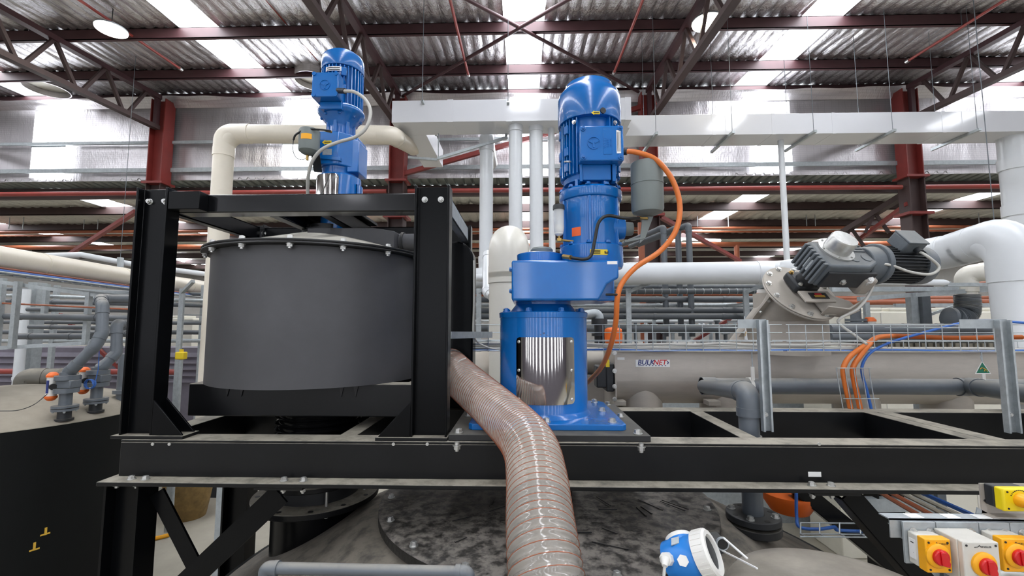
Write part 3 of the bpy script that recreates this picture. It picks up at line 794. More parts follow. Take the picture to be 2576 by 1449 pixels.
# black adapter plate
PZ0, PZ1, PZ2 = DT, ZC - .538, ZC - .507
ap = thing('adapter_plate', 'scuffed black steel plate bolted on the deck under the taller blue drive', 'plate', (.12, 2.63, PZ0))
part(MB().box((-.372, 2.197, PZ0), (.618, 3.06, PZ1)), 'plate', 'plate_black', ap, bevel=.003)
for x in (-.325, .565):
    for y in (2.232, 2.63, 3.02):
        bolt(ap, (x, y, PZ1), (0,0,1), .036, 'zinc', y * 9)
    nut(ap, (x, 2.178, DT - .014), (0,0,-1), .034)
    part(MB().cyl((x, 2.1785, DT - .013), (x, 2.1785, DT + .001), .012, n=10), 'bolt_shank', 'zinc', ap)
AX = V((.118, 2.64, 0))
bd = thing('mixer_drive', 'taller blue mixer drive with grey oil can on the black plate', 'motor', (AX.x, AX.y, PZ1))
pl = MB(); x0, x1, y0, y1, c = -.285, .525, 2.288, 3.0, .045
pl.prism([(x0 + .02, y0, PZ1), (x1 - .02, y0, PZ1), (x1, y0 + .02, PZ1), (x1, y1 - c, PZ1), (x1 - c, y1, PZ1), (x0 + c, y1, PZ1), (x0, y1 - c, PZ1), (x0, y0 + .02, PZ1)], (0, 0, PZ2 - PZ1))
bpl = part(pl, 'base_plate', 'blue_paint', bd, bevel=.004)
base_bolts(bpl, -.225, .462, 2.345, 2.935, PZ2, .036)
zt = ZC + .074
part(MB().lathe([(.20, PZ2), (.275, PZ2), (.262, PZ2 + .02), (.258, PZ2 + .03), (.258, zt - .035), (.262, zt - .033), (.264, zt - .004), (.258, zt), (.15, zt)], (AX.x, AX.y, 0), n=96), 'pedestal', 'blue_paint', bd)
for k in range(8):
    a = 2 * PI * (k + .5) / 8; bolt(bd, (AX.x + .235 * math.cos(a), AX.y + .235 * math.sin(a), zt), (0,0,1), .036, 'blue_paint', a)
part(MB().lathe([(.12, zt), (.20, zt), (.185, zt + .02), (.165, zt + .045), (.165, ZC + .14), (.12, ZC + .14)], (AX.x, AX.y, 0), n=64), 'neck', 'blue_paint', bd)
# polished window plate
pa = math.radians(37.5); a0 = -PI/2
def arcplate(name, cx, cy, r, z0, z1, am, half, m, parent, t=.003, n=24, cr=.02):
    mb = MB(); rows = []
    zs = [z0, z0 + cr * .3, z0 + cr, z1 - cr, z1 - cr * .3, z1]; hs = [half - cr / r, half - cr * .3 / r, half, half, half - cr * .3 / r, half - cr / r]
    for rr in (r, r + t):
        rows.append([[(cx + rr * math.cos(am - h + 2*h*k/n), cy + rr * math.sin(am - h + 2*h*k/n), z) for k in range(n + 1)] for z, h in zip(zs, hs)])
    mb.sheet(rows[1]); o = len(mb.v); mb.sheet(rows[0])
    W = n + 1; H = len(zs)
    ring = [i for i in range(W)] + [j * W + W - 1 for j in range(1, H)] + [(H-1) * W + i for i in range(W - 2, -1, -1)] + [j * W for j in range(H - 2, 0, -1)]
    for i in range(len(ring)):
        p, q = ring[i], ring[(i+1) % len(ring)]; mb.f.append((p, q, o + q, o + p))
    return part(mb, name, m, parent)
zpa, zpb = ZC - .428, ZC - .068
ip = arcplate('inspection_plate', AX.x, AX.y, .2585, zpa, zpb, a0 + .005, pa, 'chrome', bd)
ip['label'] = 'polished mirror inspection plate'
for z in (zpa + .025, (zpa + zpb) / 2, zpb - .025):
    for s in (-1, 1):
        a = a0 + s * (pa - .07); inst('screw', lambda: MB().solid([(.008, 0), (.008, .003), (.004, .005), (0, .005)], n=14), 'screw', 'zinc', ip, (AX.x + .2615 * math.cos(a), AX.y + .2615 * math.sin(a), z), (math.cos(a), math.sin(a), 0))
# gear case
g0, g1 = 2.355, 2.88
zt1, zb1 = zat(655, 2.36), zat(756, 2.36)
X = lambda px: xat(px, 2.36, 700)
gc = MB(); gc.prism([(X(1287), g0, zt1), (X(1557), g0, zt1), (X(1557), g0, zat(700, 2.36)), (X(1527), g0, zat(716, 2.36)), (X(1506), g0, zb1), (X(1287), g0, zb1)], (0, g1 - g0, 0))
part(gc, 'gear_case', 'blue_paint', bd, bevel=.012, seg=3)
part(MB().box((X(1500), g0 + .08, zb1 + .002), (X(1553), g1 - .05, zat(702, 2.36))), 'gear_case_step', 'blue_paint', bd, bevel=.008)
part(MB().solid([(.135, zt1 - .01), (.135, zat(636, 2.5)), (.125, zat(634, 2.5)), (0, zat(634, 2.5))], (xat(1357, 2.6, 640), 2.60, 0), n=56), 'case_cover', 'blue_paint', bd)
part(MB().solid([(.066, zat(636, 2.5) - .005), (.066, zat(622, 2.5)), (.056, zat(617, 2.5)), (0, zat(616.5, 2.5))], (xat(1363, 2.6, 640), 2.60, 0), n=40), 'shaft_cap', 'grey_can', bd, label='grey shaft cap')
for zz in (zt1 - .035, zb1 + .06): bolt(bd, (X(1287) - .001, g0 + .12, zz), (-1,0,0), .026, 'blue_paint')
p = at(1540, 661, g0); part(MB().box((p.x - .027, g0 - .0015, p.z - .008), (p.x + .027, g0 + .001, p.z + .008)), 'sticker', 'sticker_white', bd, label='small white sticker')
# motor column
MX = V((.405, 2.60, 0)); Z = lambda y: zat(y, 2.6, 1490)
zA, zB = zt1, Z(623)
part(MB().lathe([(.10, zA - .02), (.178, zA - .02), (.186, zA), (.186, zB - .008), (.178, zB), (.10, zB)], (MX.x, MX.y, 0), n=64), 'lower_flange', 'blue_paint', bd)
part(MB().lathe([(.10, zB), (.166, zB), (.166, Z(560)), (.170, Z(556)), (.170, Z(512)), (.182, Z(510)), (.186, Z(506)), (.186, Z(490)), (.178, Z(486)), (.10, Z(486))], (MX.x, MX.y, 0), n=72), 'gear_body', 'blue_paint', bd)
for k in range(6):
    a = 2 * PI * k / 6 + .35
    part(MB().obox((MX.x + .170 * math.cos(a), MX.y + .170 * math.sin(a), (zB + Z(512)) / 2), ((math.cos(a), math.sin(a), 0), (-math.sin(a), math.cos(a), 0), (0,0,1)), (.012, .007, (Z(512) - zB) / 2)), 'rib', 'blue_paint', bd, bevel=.003)
for k in range(10):
    a = 2 * PI * k / 10 + .1
    bolt(bd, (MX.x + .172 * math.cos(a), MX.y + .172 * math.sin(a), Z(486)), (0,0,1), .028, 'blue_paint', a)
    bolt(bd, (MX.x + .175 * math.cos(a), MX.y + .175 * math.sin(a), zB), (0,0,1), .026, 'blue_paint', a)
part(MB().lathe([(.08, Z(487)), (.115, Z(487)), (.12, Z(474)), (.158, Z(470)), (.160, Z(458)), (.08, Z(458))], (MX.x, MX.y, 0), n=60), 'motor_foot', 'blue_dark', bd)
for k in range(6):
    a = 2 * PI * k / 6 - PI/2 + .4
    part(MB().obox((MX.x + .135 * math.cos(a), MX.y + .135 * math.sin(a), Z(478)), ((math.cos(a), math.sin(a), 0), (-math.sin(a), math.cos(a), 0), (0,0,1)), (.03, .010, (Z(468) - Z(488)) / 2)), 'foot_web', 'blue_paint', bd, bevel=.002)
part(MB().lathe([(.08, Z(460)), (.152, Z(460)), (.152, Z(300)), (.08, Z(300))], (MX.x, MX.y, 0), n=64), 'stator', 'blue_dark', bd)
for k in range(44):
    a = 2 * PI * k / 44
    if abs(((a + PI/2 + PI) % (2*PI)) - PI) < .50: continue
    part(MB().obox((MX.x + .164 * math.cos(a), MX.y + .164 * math.sin(a), (Z(455) + Z(318)) / 2), ((math.cos(a), math.sin(a), 0), (-math.sin(a), math.cos(a), 0), (0,0,1)), (.014, .0035, (Z(318) - Z(455)) / 2)), 'cooling_fin', 'blue_paint', bd)
for a in (-PI/2 - 1.0, -PI/2 - 1.5, -PI/2 + 1.05):
    for y in (345, 398, 436):
        part(MB().obox((MX.x + .176 * math.cos(a), MX.y + .176 * math.sin(a), Z(y)), ((math.cos(a), math.sin(a), 0), (-math.sin(a), math.cos(a), 0), (0,0,1)), (.010, .018, .026)), 'casting_lug', 'blue_paint', bd, bevel=.004)
zc = Z(322)
cowl1 = part(MB().solid([(.188, zc), (.190, zc + .006), (.190, Z(258)), (.183, Z(247)), (.160, Z(236)), (.150, Z(231)), (.142, Z(222)), (.10, Z(219)), (0, Z(218))], (MX.x, MX.y, 0), n=72), 'fan_cowl', 'blue_paint', bd)
for a in (-PI/2 - .62, -PI/2 + .72): bolt(cowl1, (MX.x + .19 * math.cos(a), MX.y + .19 * math.sin(a), zat(302, 2.42, 1490)), (math.cos(a), math.sin(a), 0), .02, 'zinc')
a = -PI/2 + .27; part(MB().cyl((MX.x + .188*math.cos(a), MX.y + .188*math.sin(a), zat(279, 2.42, 1530)), (MX.x + .196*math.cos(a), MX.y + .196*math.sin(a), zat(279, 2.42, 1530)), .017, n=20), 'rubber_plug', 'gear_dark', cowl1)
def arrow(parent, p, w, h, nrm, m='sticker_yellow', flip=1):
    """yellow rotation arrow pointing along -x with a dark stroke"""
    n = V(nrm).normalized(); r = V((0,0,1)).cross(n).normalized(); u = V((0,0,1)); p = V(p)
    pts = [(-w/2, 0), (-w/2 + h*.6, h/2), (-w/2 + h*.6, h*.32), (w/2, h*.32), (w/2, -h*.32), (-w/2 + h*.6, -h*.32), (-w/2 + h*.6, -h/2)]
    part(MB().prism([p + r * x * flip + u * z for x, z in pts], n * .002), 'arrow_sticker', m, parent, label='yellow arrow sticker')
    part(MB().obox(p + n * .0025 + r * w * .08 * flip, (r, u, n), (w * .32, h * .09, .0006)), 'arrow_stroke', 'ink', parent)
a = -PI/2 + .04; arrow(cowl1, (MX.x + .1905*math.cos(a), MX.y + .1905*math.sin(a), zat(286, 2.42, 1505)), .048, .026, (math.cos(a), math.sin(a), 0))
# terminal box
ty = 2.375; TX0, TX1 = xat(1459, ty, 360), xat(1569, ty, 360); TZ0, TZ1 = zat(404, ty, 1500), zat(316, ty, 1500)
tbx1 = part(MB().box((TX0, ty, TZ0), (TX1, ty + .09, TZ1)), 'terminal_box', 'blue_paint', bd, bevel=.006)
part(MB().box((TX0 + .02, ty + .06, TZ0 - .09), (TX1 - .06, ty + .10, TZ0)), 'terminal_pedestal', 'blue_paint', bd, bevel=.004)
part(MB().box((TX0 + .004, ty + .05, TZ0 - .10), (TX0 + .02, ty + .11, TZ0)), 'pedestal_web', 'blue_paint', bd, bevel=.002)
part(MB().box((TX1 - .055, ty + .05, TZ0 - .10), (TX1 - .035, ty + .11, TZ0)), 'pedestal_web', 'blue_paint', bd, bevel=.002)
for x in (TX0 + .018, TX1 - .018):
    for z in (TZ0 + .018, TZ1 - .018):
        part(MB().cyl((x, ty - .007, z), (x, ty + .01, z), .015, n=18), 'screw_boss', 'blue_paint', tbx1, bevel=.002)
        bolt(tbx1, (x, ty - .007, z), (0,-1,0), .014, 'blue_dark')
def emblem(parent, p, r, m):
    """raised ring with the spread T emblem cast into the cover"""
    p = V(p)
    part(MB().lathe([(r * .92, 0), (r, 0), (r, .004), (r * .92, .004)], p, (0,-1,0), n=32), 'emblem_ring', m, parent)
    part(MB().obox(p + V((0, -.002, -r * .2)), ((1,0,0), (0,0,1), (0,1,0)), (r * .14, r * .55, .003)), 'emblem_stem', m, parent, bevel=.001)
    for s in (-1, 1):
        part(MB().prism([p + V((s * r * .12, -.004, r * .22)), p + V((s * r * .72, -.004, r * .55)), p + V((s * r * .8, -.004, r * .25)), p + V((s * r * .2, -.004, -r * .1))], (0, .004, 0)), 'emblem_wing', m, parent)
emblem(tbx1, ((TX0 + TX1) / 2 - .045, ty, (TZ0 + TZ1) / 2), .036, 'blue_paint')
part(MB().box(((TX0+TX1)/2 + .008, ty - .002, TZ0 + .035), ((TX0+TX1)/2 + .058, ty + .001, TZ1 - .02)), 'cast_panel', 'blue_paint', tbx1, bevel=.001)
for k, (t_, s) in enumerate((('WATT', .022), ('DRIVE', .018), ('MOTORS', .012))):
    text(t_, s, ((TX0+TX1)/2 + .018 + k * .016, ty - .002, (TZ0 + TZ1) / 2), (0,0,1), (-1,0,0), 'blue_paint', tbx1, 'cast_lettering', ext=.0015)
part(MB().box((TX1 - .040, ty - .0025, TZ0 + .04), (TX1 - .016, ty - .0005, TZ1 - .028)), 'caution_sticker', 'sticker_white', tbx1, label='white caution sticker with small print')
for k in range(3): part(MB().box((TX1 - .036 + k*.007, ty - .0032, TZ0 + .05), (TX1 - .0335 + k*.007, ty - .0024, TZ1 - .04)), 'print_line', 'ink', tbx1)
# lifting eye
pe = at(1428, 407, 2.45)
part(MB().lathe([(.011, -.004), (.022, -.004), (.022, .004), (.011, .004)], pe, (0, -.25, 1), n=24), 'lifting_eye', 'zinc', bd, bevel=.002)
# stickers on the gear body
def curved(parent, px, py, w, h, m, name, r=.1665, cx=MX.x, cy=MX.y, Yf=2.44, lab=None):
    p = at(px, py, Yf); a = math.asin(max(-1, min(1, (p.x - cx) / r))) - PI/2
    o = arcplate(name, cx, cy, r, p.z - h/2, p.z + h/2, a, w / 2 / r, m, parent, t=.0015, n=6, cr=.002)
    if lab: o['label'] = lab
    return p, a
curved(bd, 1451, 580, .058, .05, 'sticker_orange', 'sticker', lab='orange sticker')
p, a = curved(bd, 1505, 636, .10, .030, 'sticker_yellow', 'warning_sticker', r=.1868, lab='yellow warning sticker with black print')
for k in (-1, 0, 1): curved(bd, 1496 , 636 + k * 3.3, .055, .004, 'ink', 'print_line', r=.1885)
curved(bd, 1524, 636, .024, .016, 'ink', 'print_mark', r=.1885)
for k in (0,): curved(bd, 1524, 635, .012, .006, 'sticker_yellow', 'print_mark', r=.190)
# side port and plug
part(MB().cyl((MX.x + .10, MX.y - .06, Z(582)), (MX.x + .185, MX.y - .06, Z(582)), .062, n=36), 'side_port', 'blue_paint', bd, bevel=.004)
part(MB().cyl((MX.x + .185, MX.y - .06, Z(582)), (MX.x + .235, MX.y - .06, Z(582)), .042, .038, n=30), 'port_cap', 'grey_can', bd, bevel=.004)
# grey oil can on its arm
oc = at(1628, 480, 2.45); s = .0022
oz = lambda y: zat(y, 2.45, 1628)
part(MB().solid([(0.028, oz(544)), (.05, oz(541)), (.083, oz(535)), (.089, oz(526)), (.089, oz(466)), (.0915, oz(466)), (.0915, oz(463)), (.089, oz(463)), (.089, oz(416)), (.084, oz(411)), (0, oz(410))], (oc.x, oc.y, 0), n=56), 'oil_can', 'grey_can', bd, label='grey cylindrical oil can')
part(MB().prism([(oc.x - .03, 2.445, oz(545)), (oc.x + .03, 2.445, oz(545)), (oc.x - .02, 2.445, oz(600)), (oc.x - .05, 2.445, oz(612))], (0, .012, 0)), 'can_bracket', 'grey_can', bd)
part(MB().bar((MX.x + .17, 2.47, oz(606)), (oc.x - .02, 2.455, oz(598)), .03, .012), 'bracket_arm', 'grey_can', bd)
part(MB().tube([at(1610, 545, 2.45), at(1610, 549, 2.45), at(1630, 549, 2.43)], .008, 10), 'brass_fitting', 'brass', bd)
part(MB().tube(spline([at(1608, 549, 2.43), at(1570, 549, 2.38), at(1528, 543, 2.36), at(1506, 560, 2.35), at(1497, 600, 2.35), at(1488, 640, 2.35), at(1470, 652, 2.34), at(1436, 648, 2.345)], 8), .009, 10), 'oil_hose', 'black_rubber', bd, label='black rubber oil hose')
part(MB().cyl(at(1436, 648, 2.345), at(1418, 645, 2.40), .014, n=6), 'hose_union', 'brass', bd)
# clear breather bottle
bc = at(1406, 560, 2.46); bz = lambda y: zat(y, 2.46, 1406)
part(MB().lathe([(.022, bz(588)), (.026, bz(585)), (.030, bz(575)), (.030, bz(527)), (.027, bz(527)), (.027, bz(575)), (.02, bz(586))], (bc.x, bc.y, 0), n=28), 'sight_glass', 'clear_plastic', bd, label='clear breather bottle')
part(MB().solid([(.034, bz(528)), (.034, bz(519)), (.031, bz(516)), (0, bz(516))], (bc.x, bc.y, 0), n=28), 'bottle_cap', 'gear_dark', bd)
part(MB().solid([(.010, bz(594)), (.024, bz(589)), (.027, bz(580)), (.029, bz(568)), (0, bz(568))], (bc.x, bc.y, 0), n=24), 'bottle_base', 'white_plastic', bd)
part(MB().tube([(bc.x, bc.y, bz(592)), (bc.x, bc.y, bz(602)), (bc.x + .012, bc.y, bz(604)), (bc.x + .085, bc.y + .03, bz(605))], .007, 10), 'bottle_valve', 'brass', bd)
part(MB().box((bc.x - .012, bc.y - .01, bz(604) - .008), (bc.x + .014, bc.y + .01, bz(604) + .012)), 'valve_body', 'brass', bd, bevel=.003)
# small dark stain marks above the mirror plate
for px, py, w in ((1368, 838, .012), (1376, 843, .006), (1360, 842, .006)):
    curved(bd, px, py, w, .004, 'ink', 'scuff_mark', r=.2582, cx=AX.x, cy=AX.y, Yf=2.39)
# orange power cable
oc_pts = [at(1566, 381, 2.40), at(1600, 383, 2.38), at(1650, 402, 2.37), at(1690, 450, 2.37), at(1710, 515, 2.37), at(1700, 580, 2.36), at(1660, 632, 2.36), at(1600, 672, 2.35), at(1565, 712, 2.345), at(1553, 750, 2.345), at(1549, 810, 2.40), at(1536, 870, 2.52), at(1512, 925, 2.72), at(1478, 962, 2.95)]
pc = single(MB().tube(spline(oc_pts, 8), .0145, 14), 'power_cable', 'orange_cable', 'thick orange power cable looping off the taller blue drive', 'cable')
part(MB().cyl(at(1560, 381, 2.41), at(1578, 381, 2.395), .020, n=14), 'cable_gland', 'gear_dark', pc)
part(MB().tube([at(1524, 741, 2.352), at(1550, 741, 2.328), at(1557, 741, 2.34)], .006, 8), 'cable_tie', 'black_rubber', pc)
# ------------------------------------------------------------------ smaller drive on the drum
M2 = V((-1.245, 2.86, 0)); Y2 = 2.86; z2 = lambda y: zat(y, Y2, 850)
k2 = Y2 / 1100
sd = thing('mixer_drive', 'smaller blue mixer drive standing on the cage over the drum', 'motor', (M2.x, M2.y, BB))
def L2(prof, name, m, n=56, c=M2, cap=True, **kw):
    return part(MB().solid(prof, (c.x, c.y, 0), n=n), name, m, sd, **kw)
part(MB().box((M2.x - .20, 2.66, BT), (M2.x + .20, 3.06, BT + .02)), 'mount_plate', 'black_paint', sd, bevel=.003)
L2([(.10, BB - .01), (.11, BB), (.11, BT)], 'spigot', 'blue_paint')
r = 54 * k2
part(MB().lathe([(.10, BT + .02), (r, BT + .02), (r, z2(452)), (r - .01, z2(449)), (.08, z2(449))], (M2.x, M2.y, 0), n=64), 'pedestal', 'blue_paint', sd)
part(MB().lathe([(r, BT + .03), (r + .012, BT + .03), (r + .012, z2(470)), (r, z2(470))], (M2.x, M2.y, 0), n=24, a0=PI/2 - .35, a1=PI/2 + .5), 'side_flange', 'blue_paint', sd)
ipp = arcplate('inspection_plate', M2.x, M2.y, r + .001, BT + .05, z2(454), -PI/2 - .28, .66, 'chrome', sd); ipp['label'] = 'polished mirror inspection plate'
for s in (-1, 1):
    a = -PI/2 - .28 + s * .56; inst('screw', lambda: MB().solid([(.008, 0), (.008, .003), (.004, .005), (0, .005)], n=14), 'screw', 'zinc', ipp, (M2.x + (r + .004) * math.cos(a), M2.y + (r + .004) * math.sin(a), z2(462)), (math.cos(a), math.sin(a), 0))
part(MB().lathe([(.06, z2(450)), (.108, z2(450)), (.112, z2(437)), (.118, z2(432)), (.118, z2(426)), (.06, z2(426))], (M2.x, M2.y, 0), n=48), 'neck', 'blue_paint', sd)
zz0, zz1 = z2(432), z2(352)
gx0, gx1 = M2.x - .105, M2.x + .135
gm = MB(); gm.prism([(gx0, M2.y - .14, zz0), (gx0 + .15, M2.y - .14, zz0), (gx1, M2.y - .05, zz0), (gx1, M2.y + .12, zz0), (gx0, M2.y + .12, zz0)], (0, 0, zz1 - zz0))
part(gm, 'gear_case', 'blue_paint', sd, bevel=.008)
part(MB().prism([(gx1 - .05, M2.y - .09, zz0 - .035), (gx1 + .012, M2.y - .05, zz0 - .02), (gx1 + .012, M2.y - .05, zz1 - .03), (gx1 - .05, M2.y - .09, zz1 - .02)], (0, .16, 0)), 'case_cover', 'blue_paint', sd, bevel=.006)
part(MB().prism([(gx0 + .0, M2.y - .15, z2(418)), (gx0 + .17, M2.y - .15, z2(425)), (gx0 + .17, M2.y - .15, z2(416)), (gx0, M2.y - .15, z2(408))], (0, .04, 0)), 'case_rib', 'blue_paint', sd, bevel=.003)
part(MB().lathe([(.05, zz1), (.078, zz1), (.080, z2(330)), (.082, z2(322)), (.135, z2(300)), (.152, z2(292)), (.152, z2(286)), (.145, z2(282)), (.05, z2(282))], (M2.x, M2.y, 0), n=64), 'adapter_cone', 'blue_paint', sd)
for k in range(7):
    a = 2 * PI * k / 7 + .2
    part(MB().obox((M2.x + .084 * math.cos(a), M2.y + .084 * math.sin(a), (zz1 + z2(316)) / 2), ((math.cos(a), math.sin(a), 0), (-math.sin(a), math.cos(a), 0), (0,0,1)), (.010, .012, (z2(316) - zz1) / 2)), 'neck_rib', 'blue_paint', sd, bevel=.003)
for k in range(8):
    a = 2 * PI * k / 8 + .3; bolt(sd, (M2.x + .125 * math.cos(a), M2.y + .125 * math.sin(a), z2(303)), (0,0,-1), .02, 'blue_paint')
part(MB().lathe([(.05, z2(282)), (.118, z2(282)), (.118, z2(182)), (.05, z2(182))], (M2.x, M2.y, 0), n=56), 'stator', 'blue_dark', sd)
for k in range(34):
    a = 2 * PI * k / 34
    part(MB().obox((M2.x + .127 * math.cos(a), M2.y + .127 * math.sin(a), (z2(280) + z2(190)) / 2), ((math.cos(a), math.sin(a), 0), (-math.sin(a), math.cos(a), 0), (0,0,1)), (.011, .0032, (z2(190) - z2(280)) / 2)), 'cooling_fin', 'blue_paint', sd)
for y in (207, 248):
    a = -PI/2 + .45
    part(MB().obox((M2.x + .134 * math.cos(a), M2.y + .134 * math.sin(a), z2(y)), ((math.cos(a), math.sin(a), 0), (-math.sin(a), math.cos(a), 0), (0,0,1)), (.012, .017, .028)), 'casting_lug', 'blue_paint', sd, bevel=.004)
zc2 = z2(188)
L2([(.138, zc2), (.140, zc2 + .005), (.140, z2(160)), (.132, z2(152)), (.105, z2(148)), (.10, z2(143)), (.07, z2(141)), (0, z2(140.5))], 'fan_cowl', 'blue_paint')
arc = curved(sd, 838, 172, .11, .03, 'sticker_white', 'sticker', r=.1405, cx=M2.x, cy=M2.y, Yf=2.72, lab='white sticker with small print')
for dy in (-2, 3): curved(sd, 838, 172 + dy, .09, .004, 'ink', 'print_line', r=.142, cx=M2.x, cy=M2.y, Yf=2.72)
by = 2.645
bx0, bx1 = xat(784, by, 210), xat(851, by, 210); bz0, bz1 = zat(243, by, 815), zat(181, by, 815)
tbx2 = part(MB().box((bx0, by, bz0), (bx1, by + .12, bz1)), 'terminal_box', 'blue_paint', sd, bevel=.006)
part(MB().box((bx0 + .03, by + .06, bz0 - .05), (bx1, by + .12, bz0)), 'terminal_pedestal', 'blue_paint', sd, bevel=.004)
for x in (bx0 + .015, bx1 - .015):
    for z in (bz0 + .012, bz1 - .012): part(MB().cyl((x, by - .006, z), (x, by + .01, z), .013, n=16), 'screw_boss', 'blue_paint', tbx2)
emblem(tbx2, ((bx0 + bx1) / 2 , by, (bz0 + bz1) / 2 - .005), .034, 'blue_paint')
arrow(sd, (xat(822, M2.y - .142, 358), M2.y - .141, zat(358, M2.y - .142, 822)), .062, .034, (0,-1,0))
p = at(823, 382, M2.y - .141); part(MB().box((p.x - .03, p.y - .001, p.z - .02), (p.x + .03, p.y + .001, p.z + .02)), 'rating_plate', 'galv', sd)
# its grey can
gcn = at(778, 357, 2.62); g2 = lambda y: zat(y, 2.62, 778)
part(MB().solid([(.02, g2(390)), (.045, g2(386)), (.060, g2(381)), (.062, g2(377)), (.062, g2(332)), (.058, g2(328)), (0, g2(327))], (gcn.x, gcn.y, 0), n=44), 'oil_can', 'grey_can', sd, label='small grey oil can with yellow sticker')
curved(sd, 770, 342, .065, .034, 'yellow', 'sticker', r=.0625, cx=gcn.x, cy=gcn.y, Yf=2.56)
part(MB().bar((gcn.x + .04, gcn.y, g2(385)), (M2.x - .10, M2.y - .10, g2(412)), .05, .01), 'can_bracket', 'gear_dark', sd)
part(MB().tube(spline([at(832, 329, 2.62), at(805, 326, 2.58), at(770, 326, 2.57), at(745, 338, 2.57), at(738, 352, 2.58)], 8), .006, 8), 'oil_hose', 'black_rubber', sd)
part(MB().tube(spline([at(738, 352, 2.58), at(737, 378, 2.58), at(745, 396, 2.6), at(760, 402, 2.62), at(772, 396, 2.62)], 8), .0025, 6), 'drain_wire', 'black_rubber', sd)
part(MB().cyl((gcn.x - .008, gcn.y, g2(403)), (gcn.x - .008, gcn.y, g2(388)), .009, n=8), 'brass_fitting', 'brass', sd)
part(MB().cyl(at(818, 328, 2.62), at(834, 332, 2.66), .008, n=8), 'brass_fitting', 'brass', sd)
gcab = spline([at(866, 229, 2.62), at(893, 232, 2.60), at(920, 252, 2.59), at(932, 282, 2.58), at(922, 320, 2.57), at(895, 344, 2.57), at(850, 358, 2.57), at(810, 376, 2.58), at(786, 405, 2.60), at(776, 440, 2.64), at(774, 478, 2.7), at(776, 520, 2.75)], 8)
gcb = single(MB().tube(gcab, .0105, 12), 'motor_cable', 'grey_cable', 'grey cable curling around the smaller blue drive', 'cable')
part(MB().cyl(at(850, 228, 2.66), at(868, 229, 2.62), .017, n=12), 'cable_gland', 'gear_dark', gcb)
# ------------------------------------------------------------------ suction hose
def hose():
    pts = [at(1128, 920, 2.84), at(1160, 952, 2.64), at(1235, 1018, 2.35), at(1300, 1080, 2.07), at(1335, 1130, 1.86), at(1350, 1200, 1.70), at(1358, 1300, 1.54), at(1368, 1400, 1.42), at(1384, 1530, 1.32), at(1400, 1680, 1.25)]
    P = spline(pts, 14)
    # resample finely
    d = [0.0]
    for i in range(1, len(P)): d.append(d[-1] + (P[i] - P[i-1]).length)
    Ltot = d[-1]
    def pos(s):
        s = max(0, min(Ltot, s)); i = 1
        while i < len(d) - 1 and d[i] < s: i += 1
        f = (s - d[i-1]) / max(1e-9, d[i] - d[i-1]); return P[i-1].lerp(P[i], f)
    def pitch(s): return .0185 + .013 * min(1, s / Ltot) ** 1.2
    S = []; s = 0; ph = []; f = 0.0
    while s < Ltot:
        S.append(s); ph.append(f); st = pitch(s) / 8; s += st; f += st / pitch(s)
    R = .111
    fr_ = []; u = None
    for i, s in enumerate(S):
        t = (pos(s + .01) - pos(s - .01)).normalized()
        if u is None: u, v, _ = frame(t)
        u = (u - t * u.dot(t)).normalized(); fr_.append((pos(s), u.copy(), t.cross(u), t))
    n = 40; vs = []
    for (c, u, v, t), f in zip(fr_, ph):
        for k in range(n):
            a = 2 * PI * k / n; g = math.cos(2 * PI * (f - k / n))
            r = R + .0042 * g
            vs.append(c + (u * math.cos(a) + v * math.sin(a)) * r)
    m = len(fr_)
    fs = [(i*n+k, i*n+(k+1) % n, (i+1)*n+(k+1) % n, (i+1)*n+k) for i in range(m-1) for k in range(n)]
    t = thing('suction_hose', 'clear ribbed suction hose with copper wire draped over the front beam', 'hose', pts[-1])
    part(MB().add(vs, fs), 'hose_wall', 'clear_hose', t, angle=70)
    # copper helix
    hv = []; turns = ph[-1]; N_ = int(turns * 30)
    for q in range(N_):
        f = q / 30; lo_, hi_ = 0, m - 1
        while hi_ - lo_ > 1:
            md = (lo_ + hi_) // 2
            if ph[md] < f: lo_ = md
            else: hi_ = md
        w = (f - ph[lo_]) / max(1e-9, ph[hi_] - ph[lo_]); c = fr_[lo_][0].lerp(fr_[hi_][0], w)
        a = 2 * PI * (f % 1.0); u, v = fr_[lo_][1], fr_[lo_][2]
        hv.append(c + (u * math.cos(a) + v * math.sin(a)) * (R + .0040))
    part(MB().tube(hv, .0015, 5, True), 'wire_helix', 'copper_pipe', t, angle=70)
    i0 = int(m * .035); c = fr_[i0]
    part(MB().cyl(c[0] - c[3] * .02, c[0] + c[3] * .012, R + .006, n=40, cap=False), 'hose_clamp', 'zinc', t)
    # dark inner cuff at the lower end
    i1 = [i for i in range(m) if ph[i] > turns * .80][0]
    part(MB().tube([f[0] for f in fr_[i1::4]], R - .006, 32, False), 'inner_cuff', 'gear_dark', t)
    return t
hose()
zt_ = at(1160, 905, 2.6)
single(MB().tube(spline([at(1146, 921, 2.60), at(1156, 908, 2.58), at(1172, 901, 2.56)], 6), .004, 8), 'zip_tie', 'white_plastic', 'white zip tie tail sticking up at the top of the hose', 'tie')
